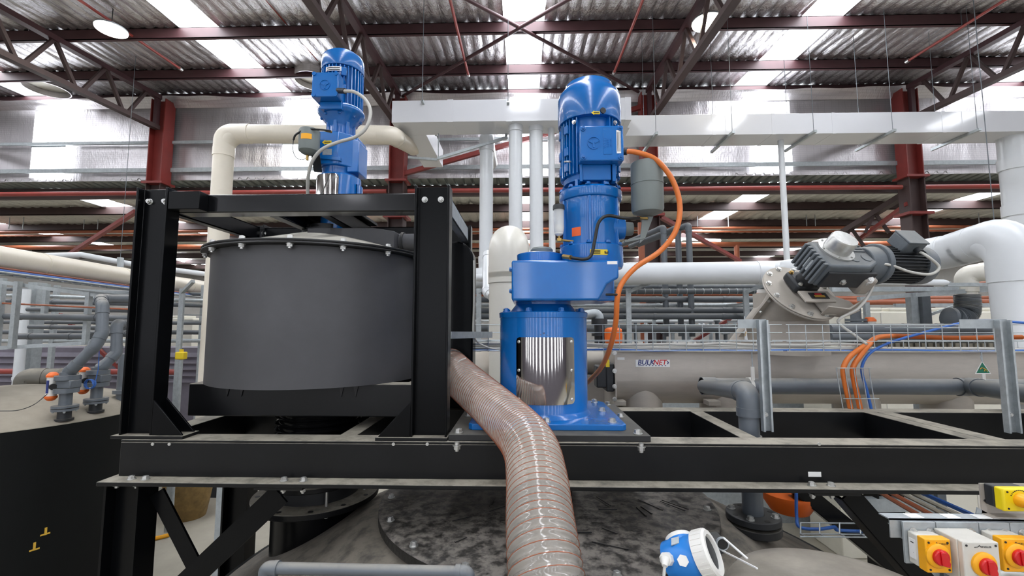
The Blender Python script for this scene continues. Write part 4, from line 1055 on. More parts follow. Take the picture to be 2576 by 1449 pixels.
# ================================================================== WHITE DUCTS AND PIPES
dz0 = ZC + 3.37; dz1 = ZC + 3.75
DZ = lambda y, Y: zat(y, Y)
def ductbox(t, lo, hi, name='duct_section'):
    return part(MB().box(lo, hi), name, 'duct_white', t, bevel=.006)
du = thing('white_duct', 'long white rectangular duct hung across the hall under the foil roof', 'duct', (1.0, 7.3, dz0))
ya = 7.0
xl = xat(985, ya, 280); xm = xat(1580, ya, 280)
n = 4
for k in range(n):
    a, c = xl + (xm - xl) * k / n, xl + (xm - xl) * (k + 1) / n
    ductbox(du, (a + .004, ya, dz0), (c - .004, ya + .5, dz1))
    part(MB().box((c - .05, ya - .006, dz0 - .006), (c + .05, ya + .506, dz1 + .006)), 'joint_band', 'duct_white', du)
xs = [xm - .2, 3.4, 4.45, 5.5, 7.4, 9.4]
yb = 7.62
for a, c in zip(xs, xs[1:]):
    ductbox(du, (a + .004, yb, dz0), (c - .004, yb + .5, dz1))
    part(MB().box((c - .03, yb - .004, dz0 - .004), (c + .03, yb + .504, dz1 + .004)), 'joint_band', 'duct_white', du)
ductbox(du, (xm - .25, ya + .3, dz0 + .002), (xm + .1, yb + .4, dz1 - .002), 'duct_offset')
ductbox(du, (xat(993, 7.0, 308) + .01, ya + .5, dz0), (xat(993, 7.0, 308) + .42, 9.1, dz1), 'duct_branch')
# hangers: rods with slotted struts
hang = [(1062, 253, 1098, 340, 7.0, 7.55), (1278, 255, 1273, 345, 7.0, 7.55)]
for i, (px, py, qx, qy, Y0, Y1) in enumerate(hang):
    a = at(px, py, Y0 - .05); c = at(qx, qy, Y1)
    t = thing('strut_hanger', 'slotted galvanised strut hung at a slant across the duct, ' + ('nearer its open end' if i == 0 else 'above the white drop pipes'), 'hanger', c)
    part(MB().bar(a, c, .04, .04), 'strut', 'galv', t)
    part(MB().cyl(a, (a.x, a.y, roofz(a.y)), .006, n=6), 'rod', 'gear_grey', t)
t = thing('trapeze_strut', 'galvanised strut slanting under the open end of the white duct', 'hanger', at(1105, 398, 7.4))
part(MB().bar(at(1100, 399, 7.4), at(1276, 346, 7.5), .045, .045), 'strut', 'galv', t)
part(MB().bar(at(1027, 396, 7.4), at(1100, 402, 7.4), .04, .04), 'strut', 'galv', t)
part(MB().cyl(at(1103, 336, 7.4), at(1103, 399, 7.4), .010, n=6), 'rod', 'galv', t)
for i, (px, py, qx, qy, wl) in enumerate(((1650, 332, 1598, 378, 'beside the grey oil can'), (1842, 330, 1788, 381, 'by the first bright reflection'), (2047, 327, 1982, 369, 'midway along the duct'), (2246, 329, 2146, 381, 'in front of the column'), (2459, 329, 2336, 379, 'nearest the big white bend'))):
    a = at(px, py, 7.58); c = at(qx, qy, 8.3); a.z = c.z = dz0 - .03
    a = at(px, py, 7.5); c = V((a.x, 8.35, a.z))
    t = thing('duct_hanger', 'trapeze hanger bar under the white duct ' + wl, 'hanger', a)
    part(MB().bar((a.x, 7.45, dz0 - .025), (a.x, 8.35, dz0 - .025), .045, .045), 'bar', 'galv', t)
    for yy in (7.50, 8.22): part(MB().cyl((a.x, yy, dz0 - .02), (a.x, yy, roofz(yy) + .01), .0045, n=6), 'rod', 'gear_grey', t)
# vertical white drop pipes
def vpipe(px, y0, y1, Y, r, label, rings=(), m='pvc_white', top=None, bottom=None):
    xx = xat(px, Y, (y0 + y1) / 2); z0 = zat(y1, Y, px) if bottom is None else bottom; z1 = zat(y0, Y, px) if top is None else top
    t = thing('drop_pipe', label, 'pipe', (xx, Y, z0))
    part(MB().cyl((xx, Y, z0), (xx, Y, z1), r, n=28), 'pipe_run', m, t)
    for yy in rings:
        z = zat(yy, Y, px); part(MB().cyl((xx, Y, z - r * .5), (xx, Y, z + r * .5), r * 1.1, n=28), 'collar', m, t)
    return t
vpipe(1297, 318, 640, 7.2, .115, 'stout white drop pipe under the duct, directly above the domed bend', (325,), top=dz0, bottom=ZC - 1.0)
vpipe(1349, 318, 640, 7.25, .115, 'stout white drop pipe under the duct, between the domed bend and the blue drive', (325,), top=dz0, bottom=ZC - 1.0)
vpipe(1388, 318, 640, 7.3, .055, 'slim white drop pipe under the duct beside the blue drive', (), top=dz0, bottom=ZC - 1.0)
vpipe(1972, 372, 640, 7.9, .05, 'thin grey white tube dropping from the duct behind the conveyor head', (), m='pvc_white', top=dz0, bottom=ZC - 1.0)
vpipe(2556, 365, 560, 7.9, .20, 'thick white drop pipe from the duct behind the big white bend', (415, 530), top=dz0, bottom=ZC - 1.5)
# pipe with a turned end next to them
p0 = at(1224, 345, 7.6)
pipe('drop_pipe', 'white drop pipe with a capped collar top bending at its foot', 'pipe', [(p0.x, 8.9, p0.z), (p0.x, 7.6, p0.z), (p0.x, 7.6, zat(680, 7.6)), (p0.x + .35, 7.3, zat(690, 7.6))], .12, 'pvc_white', .16)
pipe('short_bend_pipe', 'small white pipe with two bends beside the domed pipe', 'pipe', [at(1197, 699, 6.6), at(1222, 699, 6.6), at(1226, 640, 5.6), at(1226, 735, 5.0), at(1238, 745, 4.9)], .055, 'pvc_white', .07)
# cream domed bend: riser that turns away
cx_ = at(1279, 700, 4.4)
pipe('riser_pipe', 'big cream riser pipe with a domed bend behind the taller blue drive', 'pipe', [(cx_.x, 4.4, 0), (cx_.x, 4.4, ZC + .83), (cx_.x + .1, 6.8, ZC + .83)], .195, 'pvc_cream', .24, n=48, cw=1.05, rings=((0, .0 + (zat(690, 4.2) - .02) / (ZC + .83), .05),))
# cream pipe of the drum side
q = at(566, 340, 6.6)
pipe('overhead_pipe', 'cream pipe rising behind the cage and turning along under the clerestory', 'pipe', [(q.x - .03, 6.6, ZC - 1.5), (q.x, 6.6, zat(328, 6.6)), at(985, 340, 6.9), at(1040, 372, 8.3)], .145, 'pvc_tan', .26, n=32, cw=1.06)
# big horizontal pipe and the big bend
bp = [at(1190, 700, 7.4), at(1400, 690, 7.1), at(1960, 686, 6.6), at(2200, 664, 5.5), at(2390, 632, 4.75), at(2538, 588, 4.15)]
bp.append(V((bp[-1].x + .06, bp[-1].y - .02, 0.0)))
pipe('big_white_pipe', 'thick white pipe passing behind the conveyor head to a big bend and riser', 'pipe', bp, .172, 'pvc_white', .30, n=44, cw=1.05)
pipe('white_bend_pipe', 'white pipe with tight bend and tape mark beside the big white riser', 'pipe', [at(2560, 672, 4.9), at(2430, 690, 5.2), at(2432, 760, 5.2)], .095, 'pvc_cream', .14, n=28)
def flexhose(pts, r, name, label, m, pit=.022):
    P = spline(pts, 24); rad = [r * (1 + .05 * math.cos(i * 2.2)) for i in range(len(P))]
    return single(MB().tube(P, r, 22, True, rad), name, m, label, 'hose', angle=80)
flexhose([at(2432, 742, 5.2), at(2434, 770, 5.2), at(2428, 790, 5.2), at(2405, 800, 5.2), at(2385, 798, 5.2)], .115, 'flexible_hose', 'grey corrugated hose elbow under the white bend', 'pvc_grey')
# white closed tube
tb = thing('capped_tube', 'white tube with a rounded capped end behind the geared motor', 'pipe', at(2290, 712, 4.4))
part(MB().tube([at(2188, 709, 4.4), at(2372, 711, 4.4), at(2384, 711, 4.4)], .03, 20, True, [.032, .032, .02]), 'tube', 'pvc_white', tb)
part(MB().cyl(at(2380, 711, 4.4), at(2392, 710, 4.4), .006, n=8), 'nipple', 'galv', tb)
# ================================================================== SCREW CONVEYOR
YT = 3.72
sx0, sx1 = xat(1548, YT, 900), 6.6
zt0 = zat(884, YT, 1700)
tr = thing('screw_conveyor', 'dusty stainless trough conveyor running behind the deck with a blue and red sticker', 'conveyor', ((sx0 + sx1) / 2, YT + .22, zt0 - .5))
prof = [(0, .0), (0, -.24)]
for k in range(9):
    a = PI * k / 8; prof.append((.21 - .21 * math.cos(a), -.25 - .21 * math.sin(a)))
prof += [(.42, -.24), (.42, 0)]
m = MB(); m.prism([(sx0, YT + y, zt0 + z) for y, z in prof], (sx1 - sx0, 0, 0))
part(m, 'trough', 'stainless', tr, angle=30)
part(MB().box((sx0 - .02, YT - .035, zt0 - .005), (sx1, YT + .455, zt0 + .018)), 'trough_cover', 'stainless_dusty', tr, bevel=.002)
part(MB().box((sx0 - .012, YT - .03, zt0 - .04), (sx0, YT + .45, zt0 - .005)), 'end_lip', 'stainless', tr)
x = sx0 - .015
part(MB().box((x, YT - .05, zt0 - .50), (x + .012, YT + .46, zt0 + .02)), 'end_plate', 'stainless', tr)
part(MB().box((xat(1500, YT, 960), YT - .02, zt0 - .30), (x - .02, YT + .12, zt0 - .12)), 'bearing_block', 'gear_dark', tr, bevel=.01)
part(MB().box((x - .07, YT - .03, zt0 - .33), (x - .003, YT + .18, zt0 - .1)), 'bearing_flange', 'gear_dark', tr, bevel=.01)
for yy in (888, 933, 972, 1004): bolt(tr, at(1546, yy, YT - .05), (0,-1,0), .03)
sp = at(1626, 1010, 3.72)
m = MB(); m.cyl((sp.x, YT + .20, zt0 - .80), (sp.x, YT + .20, zt0 - .27), .185, n=48)
part(m, 'outlet_spout', 'stainless', tr)
for px in (1840, 2200, 2440):
    xx = xat(px, YT, 1010); part(MB().cyl((xx, YT + .21, zt0 - .8), (xx, YT + .21, zt0 - .30), .17, n=40), 'outlet_spout', 'stainless', tr)
for px in (1556, 1790):
    p = at(px, 1012, YT); part(MB().box((p.x - .05, YT - .06, p.z - .02), (p.x + .05, YT + .05, p.z + .02)), 'saddle_foot', 'stainless_dusty', tr, bevel=.004)
# stickers
p = at(1642, 914, YT - .003); wS, hS = (1684 - 1600) * YT / F / 2, (923 - 905) * YT / F / 2
part(MB().box((p.x - wS, YT - .003, p.z - hS), (p.x + wS, YT - .0005, p.z + hS)), 'sticker', 'sticker_white', tr, label='white sticker with blue and red lettering')
text('BULK', .058, (p.x - wS * .40, YT - .0035, p.z + hS * .22), (1,0,0), (0,0,1), 'ink_navy', tr, shear=.2, bold=.0012)
text('NET', .058, (p.x + wS * .40, YT - .0035, p.z + hS * .22), (1,0,0), (0,0,1), 'ink_red', tr, shear=.2, bold=.0012)
part(MB().prism([(p.x + wS * .82, YT - .004, p.z + hS * .62), (p.x + wS * .88, YT - .004, p.z + hS * .62), (p.x + wS * .95, YT - .004, p.z + hS * .22), (p.x + wS * .88, YT - .004, p.z - hS * .18), (p.x + wS * .82, YT - .004, p.z - hS * .18), (p.x + wS * .89, YT - .004, p.z + hS * .22)], (0, -.001, 0)), 'chevron', 'ink_navy', tr)
part(MB().box((p.x - wS * .85, YT - .0042, p.z - hS * .66), (p.x - wS * .5, YT - .0032, p.z - hS * .55)), 'underline', 'ink_navy', tr)
for k in range(7): part(MB().box((p.x - wS * .42 + k * wS * .185, YT - .0042, p.z - hS * .70), (p.x - wS * .42 + k * wS * .185 + .012, YT - .0032, p.z - hS * .52)), 'print_mark', 'ink_navy', tr)
p = at(1562, 902, YT - .002); part(MB().box((p.x - .03, YT - .003, p.z - .01), (p.x + .03, YT - .0005, p.z + .01)), 'tag_sticker', 'sticker_white', tr)
p = at(1530, 914, YT - .05); part(MB().box((p.x - .02, YT - .055, p.z - .03), (p.x + .01, YT - .05, p.z + .03)), 'warning_sticker', 'sticker_yellow', tr)
# ------------------------------------------------------------------ inclined conveyor head with geared motor
c0 = at(2015, 733, 3.50); nn = V((.15, -.75, .65)).normalized(); mm = V((.98, .196, 0)).normalized(); qq = nn.cross(mm).normalized()
if qq.z < 0: qq = -qq
hd = thing('conveyor_head', 'dusty steel head of the inclined conveyor with a round bolted flange', 'conveyor', (c0.x, c0.y, c0.z - .6))
part(MB().cyl(c0 - nn * 1.5, c0 - nn * .01, .20, n=48), 'inclined_tube', 'stainless_dusty', hd)
part(MB().cyl(c0 - nn * .012, c0, .285, n=56), 'end_flange', 'stainless_dusty', hd, bevel=.003)
part(MB().cyl(c0 - nn * .03, c0 - nn * .015, .285, n=56), 'tube_flange', 'stainless', hd, bevel=.003)
for k in range(12):
    a = 2 * PI * k / 12 + .2; bolt(hd, c0 + mm * .255 * math.cos(a) + qq * .255 * math.sin(a), nn, .034, 'zinc', a)
ch_x = xat(2007, 3.62, 820)
part(MB().cyl((ch_x, 3.72, zt0 - .02), (ch_x, 3.72, c0.z + .0), .265, n=56), 'drop_chute', 'stainless_dusty', hd)
part(MB().obox(c0 - nn * .30 - mm * .215, (mm, nn, qq), (.035, .26, .008)), 'seam_flange', 'stainless', hd)
for k in range(4): bolt(hd, c0 - nn * (.10 + .13 * k) - mm * .232 - qq * .008, -qq, .026)
# torque arm bracket
br = MB(); o = c0 + nn * .01
def pq(a, b_, h): return o + mm * a + qq * b_ + nn * h
br.prism([pq(.02, -.26, 0), (pq(.02, -.10, 0)), pq(.20, -.05, 0), pq(.34, -.12, 0), pq(.36, -.22, 0), pq(.22, -.27, 0)], nn * .012)
part(br, 'torque_plate', 'stainless_dusty', hd, bevel=.003)
br = MB(); br.prism([pq(.0, -.255, .0), pq(.16, -.28, .0), pq(.40, -.17, .0), pq(.40, -.17, .11), pq(.16, -.28, .09), pq(.0, -.255, .09)], qq * .012)
part(br, 'torque_arm', 'stainless_dusty', hd, bevel=.003)
part(MB().obox(at(2168, 712, 3.30), (mm, nn, qq), (.055, .075, .055)), 'arm_lug', 'stainless_dusty', hd, bevel=.02)
bolt(hd, at(2166, 707, 3.30) + V((0, -.075, 0)), (0, -1, .2), .045, 'sticker_white')
pz = at(2060, 744, 3.33)
part(MB().obox(pz - nn * .012 - mm * .01, (mm, qq, nn), (.13, .055, .008)), 'plate_bracket', 'stainless_dusty', hd, bevel=.003)
part(MB().obox(pz, (mm, qq, nn), (.075, .030, .002)), 'name_plate', 'ink', hd, label='small dark name plate with gold print')
for k in (-1, 1): part(MB().obox(pz + nn * .003 - qq * (.008 + .006 * k), (mm, qq, nn), (.045, .0025, .0008)), 'print_line', 'gold', hd)
part(MB().obox(pz + nn * .003 + qq * .014, (mm, qq, nn), (.03, .007, .0008)), 'print_mark', 'ink_red', hd)
# geared motor
g = c0 + nn * .30 + mm * .07
gm = thing('geared_motor', 'dark grey geared motor with round steel cap bolted to the conveyor head', 'motor', (g.x, g.y, g.z - .15))
def G(a, b_, h): return g + mm * a + qq * b_ + nn * h
part(MB().obox(c0 + nn * .05 + qq * .05, (mm, qq, nn), (.10, .09, .04)), 'bearing_housing', 'gear_dark', gm, bevel=.02)
for s in (-1, 1):
    for s2 in (-1, 1): bolt(gm, c0 + nn * .09 + mm * s * .075 + qq * (.05 + s2 * .065), nn, .03, 'brass' if s < 0 < s2 else 'zinc')
part(MB().cyl(c0 + nn * .08 + qq * .03, G(-.07, 0, -.08), .075, n=36), 'output_shaft', 'gear_dark', gm)
b = MB(); b.prism([G(-.20, -.15, -.10), G(.14, -.15, -.10), G(.24, -.10, -.10), G(.24, .10, -.10), G(.14, .13, -.10), G(-.20, .13, -.10)], nn * .20)
part(b, 'gear_case', 'gear_grey', gm, bevel=.018, seg=3)
for k in range(7): part(MB().obox(G(-.21, -.12 + k * .037, 0), (mm, qq, nn), (.018, .010, .095)), 'case_rib', 'gear_grey', gm, bevel=.004)
part(MB().obox(G(-.212, -.02, .0), (mm, qq, nn), (.013, .03, .045)), 'case_tag', 'galv_flat', gm)
for a_, b_ in ((.06, -.06), (.17, -.05)): part(MB().cyl(G(a_, b_, .099), G(a_, b_, .106), .038, n=28), 'case_boss', 'gear_grey', gm, bevel=.002)
part(MB().obox(G(.02, -.158, -.02), (mm, qq, nn), (.20, .010, .07)), 'foot_strip', 'gear_dark', gm, bevel=.004)
for a_ in (-.02, .18): bolt(gm, G(a_, -.168, -.03), -qq, .036)
for k in range(4): part(MB().obox(G(.10, .02 + k * .03, .102), (mm, qq, nn), (.11, .006, .008)), 'case_rib', 'gear_grey', gm, bevel=.003)
part(MB().cyl(G(.22, 0, 0), G(.34, 0, 0), .125, .135, n=40), 'motor_adapter', 'gear_grey', gm, bevel=.006)
part(MB().cyl(G(.335, 0, 0), G(.375, 0, 0), .155, n=40), 'motor_flange', 'gear_grey', gm, bevel=.006)
part(MB().cyl(G(.37, 0, 0), G(.70, 0, 0), .122, n=40), 'stator', 'gear_dark', gm)
for k in range(36):
    a = 2 * PI * k / 36; e = qq * math.cos(a) + nn * math.sin(a)
    part(MB().obox(G(.535, 0, 0) + e * .130, (mm, e, mm.cross(e)), (.155, .012, .003)), 'cooling_fin', 'gear_dark', gm)
part(MB().solid([(.145, 0), (.148, .02), (.146, .09), (.12, .125), (0, .13)], G(.69, 0, 0), mm, n=40), 'fan_cowl', 'gear_grey', gm)
tbx = G(.56, .06, .17)
part(MB().obox(tbx, (mm, qq, nn), (.085, .075, .05)), 'terminal_box', 'gear_grey', gm, bevel=.012)
part(MB().obox(tbx + nn * .052, (mm, qq, nn), (.088, .078, .006)), 'box_lid', 'gear_grey', gm, bevel=.004)
part(MB().cyl(tbx - qq * .07 + mm * .02, tbx - qq * .11 + mm * .02, .024, n=14), 'cable_gland', 'gear_dark', gm)
cp = G(-.03, .03, .10)
part(MB().solid([(.125, 0), (.125, .012), (.092, .014), (.090, .10), (.084, .112), (0, .113)], cp, nn, n=48), 'shaft_cover', 'zinc', gm, label='round pale steel shaft cover')
for k in range(6):
    a = 2 * PI * k / 6; bolt(gm, cp + nn * .012 + mm * .11 * math.cos(a) + qq * .11 * math.sin(a), nn, .016)
w0 = tbx - qq * .11 + mm * .02
single(MB().tube(spline([w0, w0 - qq * .06 + nn * .01, at(2362, 672, 3.2), at(2340, 690, 3.2), at(2290, 684, 3.22), at(2240, 667, 3.22), at(2215, 668, 3.24), at(2200, 690, 3.28), at(2192, 730, 3.3), at(2160, 775, 3.3), at(2115, 800, 3.3), at(2112, 815, 3.3), at(2150, 843, 3.2), at(2180, 866, 3.1)], 8), .010, 10), 'motor_cable', 'grey_cable', 'grey cable hanging in a loop from the geared motor to the wire tray', 'cable')
# ================================================================== WIRE TRAY, POSTS
YTR = 3.12
def tray(x0, x1, label):
    zb_, zt_ = zat(883, YTR, 1900), zat(817, YTR, 1900)
    t = thing('wire_tray', label, 'cable tray', ((x0 + x1)/2, YTR + .05, zb_))
    wr = .0032
    for y, z, nm in ((YTR, zt_, 'long_wire'), (YTR, zt_ - .055, 'long_wire'), (YTR, zt_ - .115, 'long_wire'), (YTR, zb_, 'long_wire'), (YTR + .09, zb_, 'long_wire'), (YTR + .18, zb_, 'long_wire'), (YTR + .18, zt_ - .115, 'long_wire')):
        part(MB().cyl((x0, y, z), (x1, y, z), wr, n=6), nm, 'galv', t)
    x = x0 + .02
    while x < x1:
        part(MB().tube([(x, YTR, zt_), (x, YTR, zb_), (x, YTR + .18, zb_), (x, YTR + .18, zt_ - .115)], wr, 6), 'cross_wire', 'galv', t)
        x += .116
    return t, zb_, zt_
xg = [xat(1180, YTR, 850), xat(1968, YTR, 850)]
_, zb_, zt_ = tray(xg[0], xg[1], 'galvanised wire cable tray passing behind the taller blue drive, holding grey cables')
tray(xat(1978, YTR, 850), 4.2, 'galvanised wire cable tray between the two posts, carrying orange and blue cables')
rc = random.Random(5)
def traycable(y0, h, r, m, label, x0=xg[0], x1=4.2, name='tray_cable'):
    pts = [(x0 + (x1 - x0) * k / 14, YTR + .02 + y0 + rc.uniform(-.006, .006), zb_ + h + rc.uniform(-.006, .006)) for k in range(15)]
    return single(MB().tube(spline(pts, 4), r, 8), name, m, label, 'cable')
traycable(.0, .045, .010, 'grey_cable', 'grey cable lying highest in the wire tray', x1=xat(2180, YTR, 880))
traycable(.03, .028, .009, 'grey_cable', 'grey cable lying second from the top in the wire tray', x1=xat(2170, YTR, 880))
traycable(.01, .012, .008, 'grey_cable', 'grey cable lying lowest in the wire tray')
traycable(-.012, .004, .006, 'blue_cable', 'blue cable tied along the bottom wire of the tray')
ob = at(2170, 880, YTR + .06)
def riser(px, label, m, r, off, blue=False):
    zz = zb_ + .02
    pts = [at(2570, 848, YTR + .1), at(2500, 849, YTR + .1), at(2400, 850, YTR + .08), at(2300, 847, YTR + .08), at(2245, 845, YTR + .08), at(2205, 850, YTR + .06), at(2178 + off * .3, 868, YTR), at(2140 + off, 895, YTR - .02), at(2122 + off, 925, YTR - .02), at(2125 + off, 960, YTR - .02), at(2138 + off, 1020, YTR - .02), at(2150 + off, 1090, YTR - .02)]
    return single(MB().tube(spline(pts, 8), r, 10), 'tray_cable', m, label, 'cable')
riser(0, 'orange cable dropping out of the tray, outer one of two', 'orange_cable', .017, 0)
riser(0, 'orange cable dropping out of the tray, inner one of two', 'orange_cable', .017, 24)
pts = [at(2576, 812, YTR - .02), at(2480, 806, YTR + .02), at(2420, 812, YTR + .03), at(2330, 835, YTR + .05), at(2250, 858, YTR + .03), at(2200, 880, YTR), at(2175, 905, YTR - .02), at(2168, 935, YTR - .02), at(2180, 980, YTR - .02), at(2192, 1030, YTR - .02)]
single(MB().tube(spline(pts, 8), .009, 8), 'tray_cable', 'blue_cable', 'blue cable crossing the tray and dropping beside the orange pair', 'cable')
dp = thing('drop_tray', 'narrow wire tray drop holding the orange cables against the trough', 'cable tray', at(2150, 1080, YTR - .05))
for px in (2108, 2130, 2152, 2172, 2190):
    part(MB().tube([at(px - 4, 925, YTR - .045), at(px, 955, YTR - .045), at(px + 20, 1070, YTR - .045)], .0032, 6), 'long_wire', 'galv', dp)
for y in (926, 1003): part(MB().cyl(at(2106 + (y - 926) * .2, y, YTR - .05), at(2192 + (y - 926) * .25, y, YTR - .05), .0032, n=6), 'cross_wire', 'galv', dp)
def channel_post(px0, px1, ytop, Yp, ybot_z, label, armlen):
    x0 = xat(px0, Yp, 950); x1 = xat(px1, Yp, 950); zt = zat(ytop, Yp, px0)
    t = thing('channel_post', label, 'post', ((x0 + x1)/2, Yp, ybot_z))
    w = x1 - x0; th = .004; d = .030
    prof = [(x0, Yp), (x1, Yp), (x1, Yp + d), (x1 - .008, Yp + d), (x1 - .008, Yp + d - .004), (x1 - th, Yp + d - .004), (x1 - th, Yp + th), (x0 + th, Yp + th), (x0 + th, Yp + d), (x0, Yp + d)]
    # channel opens toward the picture side
    prof = [(x0, Yp + d), (x0, Yp), (x0 + .010, Yp), (x0 + .010, Yp + .004), (x0 + th, Yp + .004), (x0 + th, Yp + d - th), (x1 - th, Yp + d - th), (x1 - th, Yp + .004), (x1 - .010, Yp + .004), (x1 - .010, Yp), (x1, Yp), (x1, Yp + d)]
    part(MB().prism([(a, c, ybot_z) for a, c in prof], (0, 0, zt - ybot_z)), 'channel', 'galv', t)
    part(MB().box((x0 - armlen, Yp + d, zt - .045), (x1 + .01, Yp + d + .5, zt - .041)), 'arm_shelf', 'galv_flat', t)
    part(MB().box((x0 - armlen, Yp + d, zt - .041), (x1 + .004, Yp + d + .004, zt + .004)), 'arm_web', 'galv_flat', t)
    bolt(t, ((x0 + x1)/2, Yp + d - .005, zat(1045, Yp, px0)), (0,-1,0), .02)
    return t
channel_post(1916, 1940, 805, 2.42, DT, 'galvanised channel post on the front beam beside the grey elbow', .10)
channel_post(2528, 2560, 805, 2.42, DT, 'galvanised channel post on the front beam nearest the white riser', .18)
st = single(MB().bar(at(1128, 843, 2.60), at(1232, 842, 3.1), .042, .042), 'galvanised_strut', 'galv', 'short galvanised strut between the cage post and the domed riser', 'strut')
for k in (.25, .75):
    a, c = at(1128, 843, 2.578), at(1232, 842, 3.078); p = a.lerp(c, k); bolt(st, p, (0,-1,0), .012)
# ------------------------------------------------------------------ grey pipes on the deck
pe = at(1876, 985, 2.52)
pipe('elbow_pipe', 'grey elbow pipe coming forward and down between the deck beams', 'pipe', [at(1772, 972, 3.42), (pe.x, 2.50, pe.z), (pe.x, 2.50, ZC - 1.02)], .052, 'pvc_grey', .075, n=32, cw=1.18, rings=((1, .36, .03),))
lp = at(2100, 972, 3.42)
pipe('long_pipe', 'long grey pipe lying behind the deck with a branch toward the far post', 'pipe', [(at(1765, 972, 3.42).x, 3.42, lp.z), (at(2440, 972, 3.42).x, 3.42, lp.z), (at(2576, 972, 3.42).x + .6, 3.42, lp.z)], .060, 'pvc_grey', .07, n=28, rings=((0, .0, .10), (0, .955, .06)))
pipe('branch_pipe', 'grey branch pipe slanting forward from the long grey pipe', 'pipe', [at(2440, 972, 3.40), at(2620, 996, 2.75)], .058, 'pvc_grey', .07, n=28, rings=((0, .0, .12),))
for (px, wl) in ((1896, 'near the elbow'), (2478, 'near the branch')):
    a = at(px, 972, 3.36)
    t = thing('pipe_hanger', 'white plastic hook strap holding the long grey pipe ' + wl, 'hanger', (a.x, 3.42, lp.z - .065))
    part(MB().lathe([(.058, -.012), (.066, -.012), (.066, .012), (.058, .012)], (a.x, 3.42, lp.z), (1, 0, 0), n=32), 'strap', 'white_plastic', t)
    part(MB().box((a.x - .012, 3.36, lp.z + .05), (a.x + .012, 3.372, lp.z + .15)), 'strap_tail', 'white_plastic', t)
    part(MB().cyl((a.x, 3.365, lp.z + .14), (a.x, 3.365, zb_), .005, n=8), 'rod', 'galv', t)
# flange of the elbow pipe under the deck
fl = thing('pipe_flange', 'black bolted flange pair standing on the tank under the elbow pipe', 'flange', (pe.x, 2.5, ZC - 1.3))
for za, zb2, m in ((-1.052, -1.018, 'gear_dark'), (-1.105, -1.065, 'black_matte')):
    part(MB().lathe([(.05, ZC + za), (.135, ZC + za), (.135, ZC + zb2), (.05, ZC + zb2)], (pe.x, 2.5, 0), n=48), 'flange', m, fl, bevel=.004)
part(MB().cyl((pe.x, 2.5, ZC - 1.30), (pe.x, 2.5, ZC - 1.06), .066, n=36), 'stub', 'black_matte', fl)
for k in range(8):
    a = 2 * PI * k / 8 + .2; p = (pe.x + .105 * math.cos(a), 2.5 + .105 * math.sin(a), ZC - 1.018)
    if k % 2: bolt(fl, p, (0,0,1), .034)
    else: inst('hole', lambda: MB().cyl((0,0,0), (0,0,.001), .014, n=16), 'bolt_hole', 'black_rubber', fl, p)
# green and gold tags hanging on the tray
def tag(px, py, Y, lab, tilt=0.0, s=.05):
    p = at(px, py, Y)
    t = thing('hanging_tag', lab, 'tag', (p.x, p.y, p.z - s))
    r = V((math.cos(tilt), math.sin(tilt) * 0, 0)).normalized(); u = V((0, 0, 1))
    def T(a, c, o): return p + V((a * math.cos(tilt), a * math.sin(tilt), c)) + V((0, -o, 0))
    part(MB().prism([T(-s*1.25, -s, 0), T(s*1.25, -s, 0), T(0, s*1.1, 0)], (0, .002, 0)), 'tag_back', 'sticker_white', t)
    part(MB().prism([T(-s*1.05, -s*.84, .001), T(s*1.05, -s*.84, .001), T(0, s*.86, .001)], (0, .001, 0)), 'tag_face', 'sign_green', t)
    part(MB().tube([T(-s*.5, -s*.25, .003), T(-s*.2, s*.02, .003), T(s*.1, -s*.12, .003), T(s*.3, -s*.35, .003), T(s*.12, -s*.55, .003)], s*.06, 6), 'gold_curve', 'gold', t)
    part(MB().tube([T(s*.1, -s*.12, .003), T(s*.45, -s*.3, .003), T(s*.62, -s*.62, .003)], s*.06, 6), 'gold_curve', 'gold', t)
    part(MB().cyl(T(0, s*.9, 0), T(0, s*1.9, -.01), .003, n=6), 'tag_wire', 'galv', t)
    return t
tag(2472, 925, 3.30, 'green triangle tag with gold curves hanging near the far post', 0, .045)
tag(1876, 834, 3.05, 'green triangle tag seen edge on at the near post', 1.25, .055)
# ================================================================== TANK AND PIPEWORK BEYOND THE CAGE
LT = V((-5.85, 4.90, 0)); LR = 1.30
lt = thing('storage_tank', 'tall black tank with a dusty tan domed top beyond the cage', 'tank', LT)
part(MB().lathe([(LR - .03, 0), (LR, 0), (LR, ZC - 1.0), (LR - .03, ZC - 1.0)], (LT.x, LT.y, 0), n=96), 'tank_wall', 'tank_black', lt)
part(MB().solid([(LR + .004, ZC - 1.004), (LR - .02, ZC - .985), (1.0, ZC - .86), (.6, ZC - .76), (.25, ZC - .705), (0, ZC - .70)], (LT.x, LT.y, 0), n=96), 'tank_top', 'tank_top_tan', lt)
def conez(x, y):
    r = math.hypot(x - LT.x, y - LT.y)
    pr = [(0, -.70), (.25, -.705), (.6, -.76), (1.0, -.86), (1.28, -.985), (1.5, -1.1)]
    for (a, za), (b_, zb2) in zip(pr, pr[1:]):
        if r <= b_: return ZC + za + (zb2 - za) * (r - a) / (b_ - a)
    return ZC - 1.1
for (px, py, w, h) in ((229, 1396, .018, .07), (226, 1404, .07, .014), (155, 1428, .018, .07), (156, 1438, .07, .014)):
    p = at(px, py, 3.92); d = (p - LT); d.z = 0; d.normalize(); q = LT + d * (LR + .002); q.z = p.z
    tn = V((-d.y, d.x, 0)); part(MB().obox(q, (tn, V((0,0,1)), d), (w / 2, h / 2, .0015)), 'tape_mark', 'gold', lt)
